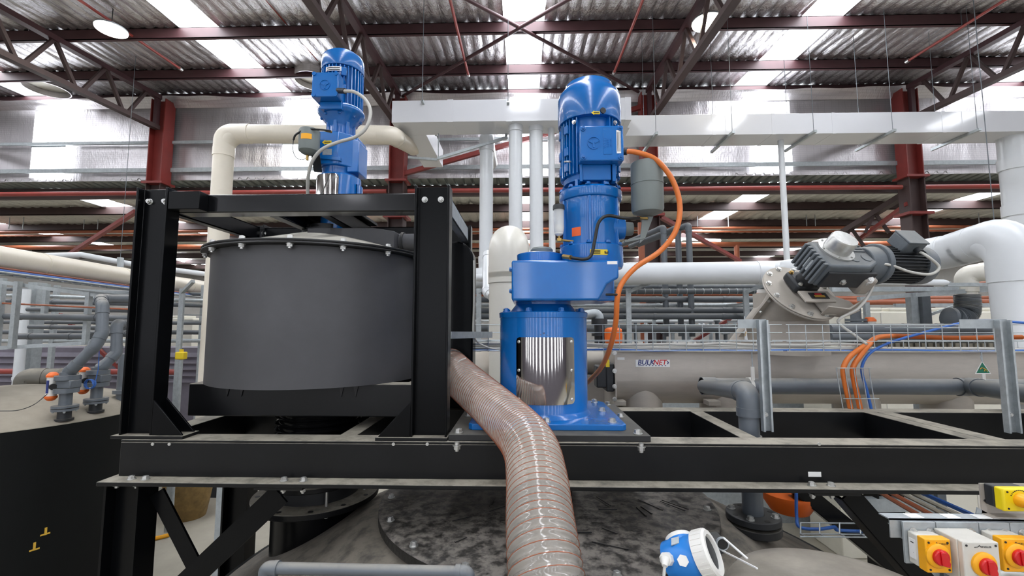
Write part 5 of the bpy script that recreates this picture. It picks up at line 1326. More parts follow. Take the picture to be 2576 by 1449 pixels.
def valve_stack(px, Yv, label, twist, riser_pts, labr):
    z0_ = None
    x = xat(px, Yv, 1030); zb2 = conez(x, Yv) - .01
    t = thing('actuated_valve', label, 'valve', (x, Yv, zb2))
    part(MB().cyl((x, Yv, zb2), (x, Yv, zb2 + .11), .055, n=24), 'tank_stub', 'gear_dark', t)
    part(MB().cyl((x, Yv, zb2 - .0), (x, Yv, zb2 + .02), .075, n=24), 'weld_collar', 'black_matte', t)
    for h in (.10, .13): part(MB().cyl((x, Yv, zb2 + h), (x, Yv, zb2 + h + .022), .105, n=28), 'flange', 'pvc_grey', t)
    for k in range(4):
        a = PI/4 + k * PI/2; nut(t, (x + .085*math.cos(a), Yv + .085*math.sin(a), zb2 + .10), (0,0,-1), .022, 'galv')
    part(MB().cyl((x, Yv, zb2 + .15), (x, Yv, zb2 + .30), .052, n=24), 'neck', 'pvc_grey', t)
    zv = zb2 + .28
    part(MB().cyl((x, Yv, zv), (x, Yv, zv + .045), .10, n=28), 'valve_flange', 'pvc_grey', t)
    part(MB().box((x - .06, Yv - .06, zv + .045), (x + .10, Yv + .06, zv + .13)), 'valve_body', 'pvc_grey', t, bevel=.012)
    part(MB().cyl((x, Yv, zv + .13), (x, Yv, zv + .175), .10, n=28), 'valve_flange', 'pvc_grey', t)
    part(MB().cyl((x, Yv, zv + .175), (x, Yv, zv + .21), .065, n=24), 'union_nut', 'pvc_grey', t)
    ax = x - .125
    part(MB().cyl((ax, Yv - .03, zv - .03), (ax, Yv - .03, zv + .16), .042, n=24), 'actuator_barrel', 'white_plastic', t)
    part(MB().box((ax - .012, Yv - .075, zv + .0), (ax + .012, Yv - .070, zv + .13)), 'actuator_stripe', 'ink_navy', t)
    for z, s in ((zv - .03, -1), (zv + .16, 1)):
        part(MB().solid([(.050, 0), (.050, .02), (.03, .045), (.018, .05), (0, .052)], (ax, Yv - .03, z), (0, 0, s), n=24), 'actuator_cap', 'orange', t)
    part(MB().cyl((ax + .03, Yv - .05, zv + .065), (ax + .07, Yv - .08, zv + .065), .03, n=18), 'actuator_knob', 'black_rubber', t)
    P = [V((x, Yv, zv + .20))] + riser_pts
    pipe('riser_pipe', labr, 'pipe', P, .052, 'pvc_grey', .09, n=22)
    return t
valve_stack(163, 4.45, 'grey actuated valve with orange caps on the tan tank, farther from the cage', 0, [at(185, 925, 4.45), at(240, 870, 4.5), at(257, 838, 4.55), at(258, 768, 4.6), at(252, 752, 4.75), at(335, 752, 5.2), at(420, 757, 6.0)], 'grey riser pipe zigzagging up from the farther valve into the pipe rack')
valve_stack(240, 4.75, 'grey actuated valve with coiled blue air hose on the tan tank, nearer the cage', 0, [at(256, 925, 4.75), at(293, 888, 4.85), at(294, 815, 4.9), at(345, 812, 5.3)], 'grey riser pipe stepping up from the valve with the coiled blue hose')
p = at(226, 966, 4.6)
single(MB().tube([p + V((.05 * math.cos(k * .5), -.02 + .004 * k / 4, .05 * math.sin(k * .5))) for k in range(40)] + [at(247, 930, 4.6), at(250, 880, 4.6)], .004, 6), 'air_hose', 'blue_cable', 'coiled blue air hose hanging on the nearer valve', 'hose')
x3 = at(312, 1030, 5.25)
t = thing('tank_pipe', 'grey pipe with flange rising from the tan tank half hidden by the cage post', 'pipe', (x3.x, 5.25, conez(x3.x, 5.25) - .01))
zq = conez(x3.x, 5.25)
part(MB().cyl((x3.x, 5.25, zq - .05), (x3.x, 5.25, zq + .55), .085, n=24), 'pipe_run', 'pvc_grey', t)
part(MB().cyl((x3.x, 5.25, zq + .08), (x3.x, 5.25, zq + .12), .12, n=28), 'flange', 'pvc_grey', t)
bp2 = at(66, 1000, 5.4); bz_ = conez(bp2.x, 5.4)
pipe('vent_pipe', 'fat brown grey bend pipe on top of the tan tank', 'pipe', [(bp2.x, 5.4, bz_ - .03), (bp2.x, 5.4, zat(952, 5.4, 66)), at(205, 950, 5.6), at(236, 978, 5.7)], .12, 'pvc_brown', .2, n=32, cw=1.05)
single(MB().tube(spline([at(0, 1034, 4.0), at(45, 1032, 4.05), at(85, 1018, 4.1), at(118, 992, 4.3)], 8), .004, 6), 'signal_cable', 'black_rubber', 'thin dark wire curving over the tan tank top', 'cable')
# cream main and blue cable tray running away
cz = ZC + .745
pipe('cream_main', 'big cream pipe running away over the pipe rack beyond the cage', 'pipe', [(-5.55, 3.6, cz - .02), (-6.45, 7.3, cz + .02), (-6.9, 10.5, cz + .04)], .135, 'pvc_tan', .1, n=32, cw=1.04, collars=False, rings=((0, .42, .05), (0, .82, .05), (1, .35, .05)))
pipe('white_loop_pipe', 'thin pale pipe rising and dipping above the big cream pipe', 'pipe', [at(70, 650, 8.0), at(120, 643, 8.2), at(205, 641, 8.4), at(345, 667, 8.8), at(520, 690, 9.4)], .055, 'pvc_white', .08, n=18, collars=False)
lp_ = COL.objects['white_loop_pipe']
part(MB().bar(at(303, 648, 8.58), at(303, 680, 8.58), .10, .05), 'pipe_clip', 'galv', lp_)
q = at(303, 648, 8.58); part(MB().cyl(q, (q.x, q.y, roofz(q.y)), .005, n=6), 'hanger', 'gear_grey', lp_)
q = at(456, 893, 7.0)
yt = thing('yellow_valve', 'small yellow valve head on a grey stem seen between the cage post and the drum', 'valve', (q.x, 7.0, 0))
part(MB().box((q.x - .07, 6.95, q.z - .07), (q.x + .07, 7.05, q.z + .05)), 'valve_head', 'sticker_yellow', yt, bevel=.015)
part(MB().cyl((q.x, 7.0, q.z + .05), (q.x, 7.0, q.z + .09), .03, n=12), 'valve_cap', 'sticker_yellow', yt)
part(MB().cyl((q.x, 7.0, 0), (q.x, 7.0, q.z - .06), .03, n=12), 'stem', 'galv_flat', yt)
t = thing('cable_ladder', 'wire cable ladder with blue cables slung below the big cream pipe', 'cable tray', (-5.7, 5, ZC + .5))
for dx in (-.11, .11):
    part(MB().tube([(-5.45 + dx, 3.6, ZC + .56), (-6.38 + dx, 7.3, ZC + .56), (-6.85 + dx, 10.5, ZC + .56)], .012, 8), 'side_rail', 'galv', t)
for k in range(40):
    y = 3.65 + k * .17; x = -5.45 - (y - 3.6) * .93 / 3.7 if y < 7.3 else -6.38 - (y - 7.3) * .47 / 3.2
    part(MB().cyl((x - .11, y, ZC + .556), (x + .11, y, ZC + .556), .005, n=6), 'rung', 'galv', t)
for i, (dx, m, wl) in enumerate(((-.06, 'blue_cable', 'outer'), (0, 'blue_cable', 'middle'), (.07, 'blue_cable', 'inner'), (.03, 'copper_pipe', 'copper coloured'))):
    h = .58 + (.03 if m == 'copper_pipe' else 0)
    single(MB().tube([(-5.45 + dx, 3.6, ZC + h), (-6.38 + dx, 7.3, ZC + h), (-6.85 + dx, 10.5, ZC + h)], .016, 8), 'ladder_cable', m, wl + ' cable lying in the wire ladder under the big cream pipe', 'cable')
# steel pipe rack
YR = 5.9
t = thing('pipe_rack', 'light grey steel rail rack carrying grey pipes beyond the tan tank', 'rack', at(120, 870, YR))
for (a, c) in ((at(-10, 708, 5.7), at(250, 744, 6.2)), (at(-10, 876, 5.7), at(232, 862, 6.2)), (at(150, 726, 6.6), at(360, 742, 7.0)), (at(60, 718, 5.9), at(440, 760, 7.6))):
    part(MB().bar(a, c, .05, .05), 'rail', 'galv_flat', t)
for px, y0, y1, Y in ((46, 708, 875, 5.75), (8, 700, 872, 6.0), (225, 735, 866, 6.15), (118, 715, 800, 6.5)):
    a = at(px, y0, Y); part(MB().bar(a, (a.x, a.y, zat(y1, Y, px)), .06, .06, (0,1,0)), 'upright', 'galv_flat', t)
a = at(88, 800, 7.2); single(MB().bar((a.x, 7.2, 0), (a.x, 7.2, a.z + .6), .16, .16, (0,1,0)), 'grey_post', 'galv_flat', 'square grey post behind the white standpipe', 'post')
a = at(66, 728, 7.0)
pipe('standpipe', 'white standpipe behind the rail rack beyond the tan tank', 'pipe', [(a.x, 7.0, 0), (a.x, 7.0, a.z)], .065, 'pvc_white', n=20, rings=((0, .62, .05), (0, .45, .05)))
rows = [(-20, 795, 345, 801, 6.05, .046, 'pvc_dark', 'thickest grey pipe across the rail rack'), (36, 846, 230, 846, 6.3, .045, 'pvc_dark', 'short dark pipe low on the rail rack'), (70, 778, 350, 781, 6.6, .035, 'pvc_dark', 'thin grey pipe high on the rail rack'), (74, 822, 350, 826, 6.7, .034, 'pvc_dark', 'thin grey pipe between the two thick ones on the rail rack'), (-10, 762, 345, 779, 6.0, .012, 'copper_pipe', 'thin copper pipe across the rail rack'), (215, 838, 350, 842, 6.9, .04, 'pvc_dark', 'dark pipe stub ending by the cage post')]
for (xa, ya_, xb2, yb2, Y, r, m, wl) in rows:
    pipe('rack_pipe', wl, 'pipe', [at(xa, ya_, Y), at(xb2, yb2, Y)], r, m, n=16, rings=((0, .18, .05), (0, .7, .05)))
for (y0_, y1_, Y, r, m, wl) in ((742, 757, 7.4, .03, 'galv', 'pale steel tube high behind the rail rack'), (756, 769, 7.9, .04, 'pvc_dark', 'dark pipe high behind the rail rack'), (810, 813, 7.7, .035, 'pvc_dark', 'dark pipe halfway down behind the rail rack'), (835, 836, 8.2, .045, 'pvc_dark', 'dark pipe low behind the rail rack'), (858, 857, 8.0, .035, 'galv_flat', 'pale pipe lowest behind the rail rack'), (726, 741, 8.3, .035, 'pvc_grey', 'grey pipe just under the cable ladder')):
    pipe('rack_pipe', wl, 'pipe', [at(-30, y0_, Y), at(540, y1_, Y)], r, m, n=14, rings=tuple((0, f, .05) for f in (.1, .28, .47, .66, .85)))
for (px, Y) in ((130, 7.9), (335, 8.1), (505, 8.0)):
    a = at(px, 730, Y)
    single(MB().box((a.x - .04, Y + .06, 0), (a.x + .04, Y + .12, a.z + .1)), 'rack_upright', 'galv_flat', {130: 'grey upright behind the rail rack over the tan tank', 335: 'grey upright hidden half behind the cage post', 505: 'grey upright seen beside the drum wall'}[px], 'post')
a = at(200, 852, 10.8); c = at(330, 800, 10.8)
cb = thing('cream_tank', 'cream bin far behind the rail rack pipes', 'bin', ((a.x + c.x) / 2, 11, 0))
part(MB().box((a.x - 1.2, 10.8, 0), (c.x + 1.6, 11.4, c.z)), 'bin_body', 'cream_panel', cb, bevel=.02)
for k in range(4): part(MB().box((a.x - 1.0 + k * .95, 10.85, c.z), (a.x - .3 + k * .95, 11.35, c.z + .06)), 'bin_lid', 'cream_panel', cb, bevel=.015)
single(MB().bar(at(150, 790, 8.98), at(300, 925, 9.0), .06, .06), 'diagonal_brace', 'red_oxide', 'red diagonal brace behind the rail rack pipes', 'bracing')
# machine block with dark louvred front and red pipe
a, c = at(80, 935, 9.0), at(345, 875, 9.0)
t = thing('louvred_block', 'purple grey louvred machine block low behind the pipe rack', 'machine', ((a.x + c.x)/2, 9.2, 0))
part(MB().box((a.x - 2.4, 9.05, 0), (c.x + 2.6, 9.7, c.z)), 'casing', 'cladding', t)
for k in range(5): part(MB().prism([(a.x - 2.4, 9.05, c.z - .10 - k * .13), (a.x - 2.4, 8.99, c.z - .19 - k * .13), (a.x - 2.4, 9.05, c.z - .19 - k * .13)], (c.x - a.x + 5.0, 0, 0)), 'louvre', 'cladding', t)
z = zat(935, 8.6, 200)
single(MB().tube([(a.x - 2.2, 8.6, z), (c.x + 1.2, 8.6, z)], .055, 14), 'red_pipe', 'sprinkler_red', 'red pipe running low in front of the louvred block', 'pipe')
# ================================================================== FAR PIPE RACK ACROSS THE HALL
ry = [(722, 7.9, .045, 'pvc_dark', 'topmost grey pipe just under the big white pipe'), (753, 7.6, .052, 'pvc_dark', 'upper dark pipe of the far rack'), (768, 7.8, .036, 'galv', 'pale steel tube of the far rack'), (781, 7.5, .052, 'pvc_dark', 'middle dark pipe of the far rack'), (796, 7.4, .052, 'pvc_dark', 'lower dark pipe of the far rack'), (826, 7.3, .060, 'pvc_dark', 'lowest thick dark pipe of the far rack'), (808, 8.6, .03, 'pvc_white', 'thin white pipe far back in the rack'), (741, 8.4, .03, 'copper_pipe', 'thin copper pipe far back in the rack')]
for (y, Y, r, m, wl) in ry:
    zz = zat(y, Y, 1700)
    pipe('rack_pipe', wl + ', running across the hall', 'pipe', [(-5.2, Y, zz), (xat(1960, Y, y), Y, zz)], r, m, n=16, rings=tuple((0, f, .06) for f in (.12, .31, .5, .63, .78, .9)))
# wrapped cable tray
zz = zat(733, 7.2, 1700)
t = thing('wrapped_tray', 'grey wire tray wound with ties under the big white pipe', 'cable tray', (1.5, 7.2, zz))
part(MB().tube([(-.9, 7.2, zz), (xat(1900, 7.2, 733), 7.2, zz)], .045, 16), 'cable_bundle', 'gear_grey', t)
x = -.85
while x < xat(1895, 7.2, 733):
    part(MB().lathe([(.046, -.004), (.051, -.004), (.051, .004), (.046, .004)], (x, 7.2, zz), (1, 0, 0), n=20), 'tie_ring', 'galv', t); x += .135
for (px, wl) in ((1580, 'nearer the orange cable'), (1875, 'nearer the conveyor head'), (1205, 'behind the domed riser'), (460, 'seen past the cage post')):
    a = at(px, 735, 7.15)
    t = thing('rack_upright', 'galvanised rack upright with slanted arm ' + wl, 'post', (a.x, 7.15, 0))
    part(MB().box((a.x - .04, 7.12, 0), (a.x + .04, 7.16, a.z + .06)), 'upright', 'galv_flat', t)
    part(MB().bar((a.x, 7.14, a.z), (a.x + .36, 6.9, a.z + .16), .05, .05), 'arm', 'galv_flat', t)
    for y in (755, 783, 798): part(MB().box((a.x - .04, 7.16, zat(y, 7.3, px) - .07), (a.x + .02, 7.75, zat(y, 7.3, px) - .05)), 'bracket', 'galv_flat', t)
for (p0, p1, wl) in ((at(1700, 887, 8.0), at(1870, 780, 8.4), 'behind the pipes beside the conveyor'), (at(2103, 785, 8.4), at(2240, 870, 8.4), 'behind the drop chute')):
    single(MB().bar(p0, p1, .055, .055), 'diagonal_brace', 'red_oxide', 'thin red diagonal brace ' + wl, 'bracing')
# grey pipes dropping through the roof space behind the orange cable
for (px, ya_, Y, wl) in ((1669, 572, 7.6, 'nearest the orange cable'), (1705, 572, 7.7, 'middle one'), (1732, 566, 7.5, 'with the highest bend')):
    a = at(px, ya_, Y)
    pipe('bent_pipe', 'dark grey pipe turning down behind the big white pipe, ' + wl, 'pipe', [(a.x - .55, Y + 1.2, a.z - .12), (a.x, Y, a.z), (a.x, Y, ZC - .2)], .05, 'pvc_dark', .07, n=16)
a = at(1612, 560, 9.2)
single(MB().bar((a.x, 9.2, 0), (a.x, 9.2, a.z), .12, .06, (0,1,0)), 'orange_upright', 'copper_pipe', 'orange brown upright beside the column behind the oil can', 'post')
a = at(1853, 617, 15.6)
single(MB().cyl((a.x, 15.6, 0), (a.x, 15.6, a.z), .09, n=14), 'main_branch', 'copper_pipe', 'copper coloured branch dropping from the lower thick main', 'pipe')
# small fittings in the far rack
mz = zat(877, 7.9, 1750)
fit = [(1588, 866, .10, .13, 'white_plastic'), (1610, 866, .09, .13, 'white_plastic'), (1670, 857, .24, .09, 'box_grey'), (1708, 862, .22, .13, 'white_plastic'), (1738, 862, .16, .13, 'white_plastic')]
for k, (px, py, w, h, m) in enumerate(fit):
    a = at(px, py, 7.9); a.z = mz + h / 2
    t = thing('white_fitting', ('small white roll nearest the orange cable', 'small white roll beside the orange upright', 'pale flat box in the far rack', 'fat white roll in the middle of the far rack', 'fat white roll nearest the red brace')[k] + ' low behind the wire tray', 'fitting', (a.x, 7.9, a.z - h/2))
    part(MB().cyl((a.x - w/2, 7.9, a.z), (a.x + w/2, 7.9, a.z), h/2, n=20), 'body', m, t, bevel=.01)
    part(MB().cyl((a.x - w*.12, 7.9, a.z), (a.x + w*.12, 7.9, a.z), h*.53, n=20), 'band', 'white_plastic', t)
rf = random.Random(11)
for k in range(16):
    px = 1575 + k * 23 + rf.uniform(-5, 5); Y = rf.uniform(8.2, 9.4); y0 = rf.uniform(800, 822); a = at(px, y0, Y); h = a.z - mz; rf.random()
    t = thing('pipe_stub', 'small grey valve stub on a far manifold behind the wire tray', 'valve', (a.x, Y, a.z - h), 'valve stubs on the far manifold')
    part(MB().cyl((a.x, Y, a.z - h), (a.x, Y, a.z), .035, n=12), 'stem', rf.choice(['galv_flat', 'pvc_dark', 'galv_flat', 'pvc_white']), t)
    part(MB().cyl((a.x - .06, Y, a.z - h * .3), (a.x + .06, Y, a.z - h * .3), .055, n=12), 'body', rf.choice(['galv_flat', 'pvc_white', 'gear_grey']), t)
    part(MB().box((a.x - .05, Y - .02, a.z), (a.x + .05, Y + .02, a.z + .025)), 'handle', rf.choice(['gear_dark', 'galv', 'pvc_dark']), t)
single(MB().box((.9, 7.72, 0), (6.2, 9.5, mz)), 'manifold_bench', 'galv_flat', 'long grey bench that carries the far manifold', 'bench')
# orange actuator with black valve
a = at(1543, 845, 4.6)
t = thing('actuated_valve', 'black valve with round orange actuator behind the taller blue drive', 'valve', (a.x, 4.6, a.z - .4))
part(MB().solid([(.06, -.085), (.088, -.07), (.092, 0), (.088, .07), (.06, .085), (0, .09)], a, (0, 0, 1), n=28), 'actuator', 'orange', t, bevel=.01)
v = at(1508, 830, 4.75)
part(MB().cyl((v.x, 4.75, ZC - .55), (v.x, 4.75, v.z + .08), .055, n=20), 'valve_body', 'gear_dark', t)
for y in (805, 812, 842, 870): part(MB().cyl((v.x, 4.75, zat(y, 4.75, 1508) - .015), (v.x, 4.75, zat(y, 4.75, 1508) + .015), .085, n=24), 'flange', 'gear_dark', t)
part(MB().tube(bend([(v.x, 4.75, v.z + .06), (v.x, 4.75, v.z + .19), (v.x - .26, 4.75, v.z + .14)], .06), .048, 16), 'bend', 'galv_flat', t)
part(MB().cyl((v.x, 4.75, a.z), a, .03, n=12), 'coupling', 'gear_dark', t)
# dusty bags behind the hose
for (px, py, Y, sx, sy, sz, wl) in ((1215, 930, 4.9, .34, .3, .20, 'beside the domed riser'), (1500, 905, 4.5, .26, .3, .16, 'beside the conveyor end plate')):
    a = at(px, py, Y)
    m = MB().ball(a, 1.0, 24, 12, (sx, sy, sz))
    for i, p in enumerate(m.v): m.v[i] = p + V((0, 0, .03 * MN.noise(p * 6)))
    single(m, 'dust_sock', 'stainless_dusty', 'pale dusty filter sock lying ' + wl, 'sock')
    single(MB().box((a.x - sx, Y - .3, 0), (a.x + sx, Y + .3, a.z - sz * .8)), 'sock_hopper', 'stainless', 'grey hopper under the filter sock ' + wl, 'hopper')
# ================================================================== FAR SIDE NEAR THE BIG BEND
t = thing('rail_frame', 'galvanised rail frame under the white capped tube', 'rack', at(2300, 735, 5.2))
part(MB().bar(at(2090, 728, 5.2), at(2520, 727, 5.2), .05, .055), 'rail', 'galv', t)
part(MB().bar(at(2380, 716, 5.0), at(2520, 716, 5.0), .04, .04), 'rail', 'galv', t)
part(MB().bar(at(2160, 752, 5.1), at(2305, 741, 5.15), .05, .05), 'rail', 'galv_flat', t)
part(MB().bar(at(2300, 742, 5.1), at(2520, 726, 5.2), .05, .05), 'rail', 'galv_flat', t)
part(MB().bar(at(2250, 768, 6.0), at(2510, 767, 6.0), .045, .045), 'rail', 'galv_flat', t)
part(MB().bar(at(2335, 793, 5.6), at(2400, 770, 5.6), .03, .03), 'rail', 'galv_flat', t)
a = at(2316, 745, 5.5)
part(MB().box((a.x - .12, 5.5, 0), (a.x + .10, 5.58, a.z)), 'upright', 'galv_flat', t)
part(MB().box((a.x - .03, 5.45, 0), (a.x + .07, 5.5, a.z)), 'upright', 'gear_grey', t)
a = at(2182, 760, 6.0); part(MB().box((a.x - .03, 6.0, 0), (a.x + .03, 6.05, a.z)), 'upright', 'galv', t)
for (y, Y, r, wl) in ((751, 8.2, .05, 'upper'), (760, 8.0, .05, 'lower')):
    zz = zat(y, Y, 2300); single(MB().tube([(xat(2080, Y, y), Y, zz), (xat(2576, Y, y), Y, zz)], r, 14), 'copper_run', 'copper_pipe', wl + ' copper coloured pipe behind the rail frame', 'pipe')
cr_ = single(MB().tube([at(2395, 722, 7), at(2520, 706, 7)], .03, 12), 'copper_run', 'copper_pipe', 'slanting copper coloured pipe behind the white bend', 'pipe')
q = at(2515, 706, 7); part(MB().cyl(q, (q.x, 7, roofz(7)), .006, n=6), 'hanger', 'gear_grey', cr_)
a, c = at(2085, 832, 6.6), at(2590, 783, 6.6)
t = thing('cream_tank', 'long cream plastic bin with lids behind the wire tray', 'bin', ((a.x + c.x)/2, 6.9, 0))
part(MB().box((a.x, 6.6, 0), (c.x, 7.3, c.z)), 'bin_body', 'cream_panel', t, bevel=.02)
for p0, p1 in ((2166, 2222), (2240, 2292), (2340, 2400), (2455, 2482), (2490, 2520)):
    x0, x1 = xat(p0, 6.6, 780), xat(p1, 6.6, 780); part(MB().box((x0, 6.62, c.z), (x1, 7.2, c.z + .055)), 'bin_lid', 'cream_panel', t, bevel=.015)
for p0 in (2125, 2215, 2300, 2420): x0 = xat(p0, 6.6, 800); part(MB().box((x0, 6.592, .5), (x0 + .012, 6.602, c.z - .02)), 'panel_joint', 'box_grey', t)
a = at(2153, 800, 5.4)
t = thing('actuated_valve', 'dark grey valve with an orange capped actuator in front of the cream bin', 'valve', (a.x, 5.4, ZC - .7))
part(MB().cyl((a.x, 5.4, ZC - .7), (a.x, 5.4, zat(775, 5.4, 2153)), .055, n=20), 'valve_pipe', 'gear_grey', t)
for y in (805, 812, 840): part(MB().cyl((a.x, 5.4, zat(y, 5.4, 2153) - .014), (a.x, 5.4, zat(y, 5.4, 2153) + .014), .11, n=24), 'flange', 'gear_grey', t)
a = at(2190, 830, 5.35)
part(MB().cyl(a - V((0, 0, .10)), a + V((0, 0, .10)), .055, n=24), 'actuator_barrel', 'white_plastic', t)
for s in (-1, 1): part(MB().solid([(.062, 0), (.062, .02), (.04, .05), (0, .055)], a + V((0, 0, .10 * s)), (0, 0, s), n=24), 'actuator_cap', 'orange', t)
for (y, r, wl) in ((829, .06, 'upper'), (848, .06, 'lower')):
    zz = zat(y, 4.6, 2300); pipe('lagged_pipe', wl + ' dark lagged pipe seen through the wire tray', 'pipe', [(xat(2085, 4.6, y), 4.6, zz), (xat(2576, 4.6, y), 4.6, zz)], r, 'pvc_dark', n=16, rings=tuple((0, f, .08) for f in (.2, .38, .55, .72, .9)), cw=1.05)
# row of small vertical ribs (louvred case)
t = thing('ribbed_case', 'low ribbed brown case behind the tray cables', 'machine', at(2330, 872, 4.9))
a, c = at(2220, 878, 4.9), at(2510, 862, 4.9)
part(MB().box((a.x, 4.9, ZC - .8), (c.x, 5.2, c.z)), 'case_body', 'pvc_brown', t)
k = a.x
while k < c.x: part(MB().box((k, 4.885, a.z), (k + .035, 4.9, c.z)), 'rib', 'tan_dust', t); k += .07
# ================================================================== NEAR CORNER: SWITCHES, TRANSMITTER, HATCH
yF = 1.53
z_t = zat(1306, yF, 2350)
xa = xat(2238, yF, 1310)
sb = thing('switch_bracket', 'galvanised bracket rail carrying the isolator switches under the front beam', 'bracket', (1.9, 1.7, z_t - .2))
part(MB().box((xa, yF, z_t - .004), (3.0, yF + .045, z_t)), 'rail_top', 'galv', sb)
part(MB().box((xa, yF, z_t - .06), (3.0, yF + .004, z_t)), 'rail_face', 'galv', sb)
for px in (2300, 2392, 2470): 
    p = at(px, 1299, 1.55); part(MB().box((p.x - .022, 1.537, z_t), (p.x + .022, 1.569, z_t + .0015)), 'rail_sticker', 'sticker_white', sb)
part(MB().box((2.62, 1.56, z_t - .02), (2.66, 2.18, z_t)), 'bracket_arm', 'galv', sb)
part(MB().prism([(xat(2435, 1.6, 1290), 1.572, z_t), (xat(2470, 1.6, 1290), 1.572, z_t), (xat(2440, 1.6, 1290), 1.572, z_t + .022)], (0, .004, 0)), 'bracket_gusset', 'galv', sb)
# stop button plate
x0 = xat(2468, 1.572, 1260)
part(MB().box((x0, 1.572, z_t), (3.0, 1.576, zat(1216, 1.572, 2470))), 'stop_plate', 'stainless', sb)
part(MB().box((x0, 1.54, z_t), (3.0, 1.576, z_t + .004)), 'plate_foot', 'stainless', sb)
part(MB().cyl((x0 + .012, 1.572, z_t + .045), (x0 + .012, 1.569, z_t + .045), .004, n=8), 'plate_hole', 'ink', sb)
def plate_for(x0, x1, label=None):
    part(MB().box((x0, 1.516, zat(1416, 1.52, 2290)), (x1, 1.524, z_t - .004)), 'switch_plate', 'galv_flat', sb, bevel=.001)
    for f in (.28, .8): bolt(sb, (x0 + (x1 - x0) * f, 1.516, z_t - .033), (0,-1,0), .020, 'zinc')
def isolator(px0, px1, pxs, py0, py1, Yf, label, front, split, knob_at):
    """rotary isolator: grey back box, front cover, yellow ring and red handle. pxs: pixel of the far left edge"""
    xl = xat(px0, Yf, (py0 + py1) / 2); xr = xat(px1, Yf, (py0 + py1) / 2); zt2 = zat(py0, Yf, (px0 + px1) / 2); zb2 = zat(py1, Yf, (px0 + px1) / 2)
    yb2 = 1.515
    t = thing('isolator_switch', label, 'switch', ((xl + xr)/2, Yf, zb2))
    ym = Yf + (yb2 - Yf) * split
    if split > 0:
        part(MB().box((xl + .001, ym + .001, zb2 + .002), (xr - .001, yb2, zt2 - .002)), 'back_box', 'box_grey', t, bevel=.003)
        fc = part(MB().box((xl, Yf, zb2), (xr, ym, zt2)), 'front_cover', front, t, bevel=.003)
    else:
        part(MB().box((xl, Yf + .018, zb2), (xr, yb2, zt2)), 'back_box', 'box_grey', t, bevel=.003)
        fc = part(MB().box((xl, Yf, zb2), (xr, Yf + .0172, zt2)), 'front_cover', front, t, bevel=.003)
    for x in (xl + .010, xr - .010):
        for z in (zb2 + .010, zt2 - .010): inst('cs', lambda: MB().cyl((0,0,0), (0,0,.0015), .0032, n=10), 'cover_screw', 'ink', fc, (x, Yf, z), (0,-1,0))
    kx, kz = knob_at; c = at(kx, kz, Yf - .012); c.y = Yf
    part(MB().solid([(.036, 0), (.036, .006), (.034, .008), (.027, .011), (0, .011)], c, (0,-1,0), n=36), 'ring', 'yellow', t)
    kn = part(MB().solid([(.0235, .0), (.0235, .007), (.021, .010), (0, .010)], c + V((0, -.011, 0)), (0,-1,0), n=32), 'knob', 'red_knob', t)
    part(MB().prism([c + V((-.008, -.0205, .020)), c + V((.007, -.0205, .020)), c + V((.019, -.0205, -.014)), c + V((.016, -.0205, -.026)), c + V((-.006, -.0205, -.019))], (0, -.005, 0)), 'knob_grip', 'red_knob', kn, bevel=.002)
    # small mark: peak line and print
    m_ = V(((xl + xr)/2 + .002, Yf - .0006, zt2 - .014))
    part(MB().tube([m_ + V((-.022, 0, -.001)), m_ + V((-.012, 0, 0)), m_ + V((-.006, 0, .005)), m_ + V((-.002, 0, -.001))], .0009, 6), 'logo_peak', 'ink', fc)
    text('MOELLER', .0075, m_ + V((.013, 0, 0)), (1,0,0), (0,0,1), 'ink', fc, ext=.0002)
    if split > 0:
        part(MB().box((xl - .0008, ym + .008, zb2 + .02), (xl + .0012, yb2 - .006, zt2 - .02)), 'side_label', 'sticker_white', t)
        part(MB().box((xl - .0012, ym + .012, zt2 - .032), (xl, yb2 - .012, zt2 - .029)), 'print_line', 'ink', t)
        part(MB().box((xl - .0012, ym + .015, zt2 - .062), (xl, yb2 - .02, zt2 - .060)), 'print_line', 'ink', t)
    return t
plate_for(xat(2272, 1.52, 1350), xat(2352, 1.52, 1340))
plate_for(xat(2354, 1.52, 1340), xat(2460, 1.52, 1340))
plate_for(xat(2462, 1.52, 1340), xat(2538, 1.52, 1340))
plate_for(xat(2540, 1.52, 1340), xat(2640, 1.52, 1340))
isolator(2330, 2394, 2285, 1357, 1442, 1.45, 'yellow fronted isolator switch with red knob at the end of the rail', 'yellow', .45, (2366, 1402))
isolator(2426, 2517, 2367, 1364, 1475, 1.42, 'larger grey isolator switch with yellow ring and red knob', 'box_grey', 0, (2484, 1425))
isolator(2524, 2600, 2475, 1356, 1440, 1.45, 'yellow fronted isolator switch with red knob beyond the larger grey one', 'yellow', .45, (2566, 1402))
# emergency stop
xl, xr = xat(2524, 1.51, 1255), xat(2602, 1.51, 1255); zt2, zb2 = zat(1230, 1.51, 2550), zat(1288, 1.51, 2550)
es = thing('emergency_stop', 'bright yellow emergency stop box with red mushroom button on the beam plate', 'button', ((xl + xr)/2, 1.7, zb2))
part(MB().box((xl + .002, 1.541, zb2 + .002), (xr, 1.572, zt2 - .002)), 'back_box', 'gear_dark', es, bevel=.004)
part(MB().box((xl, 1.51, zb2), (xr, 1.540, zt2)), 'front_cover', 'yellow_bright', es, bevel=.006, seg=3)
for x, z in ((xl + .014, zt2 - .010), (xl + .014, zb2 + .010)): inst('cs', lambda: MB().cyl((0,0,0), (0,0,.0015), .0032, n=10), 'cover_screw', 'ink', es, (x, 1.51, z), (0,-1,0))
c = V((xl + .052, 1.51, (zt2 + zb2) / 2 + .002))
part(MB().solid([(.022, 0), (.020, .02), (.016, .03), (.014, .045), (0, .045)], c, (0,-1,0), n=28), 'collar', 'yellow', es)
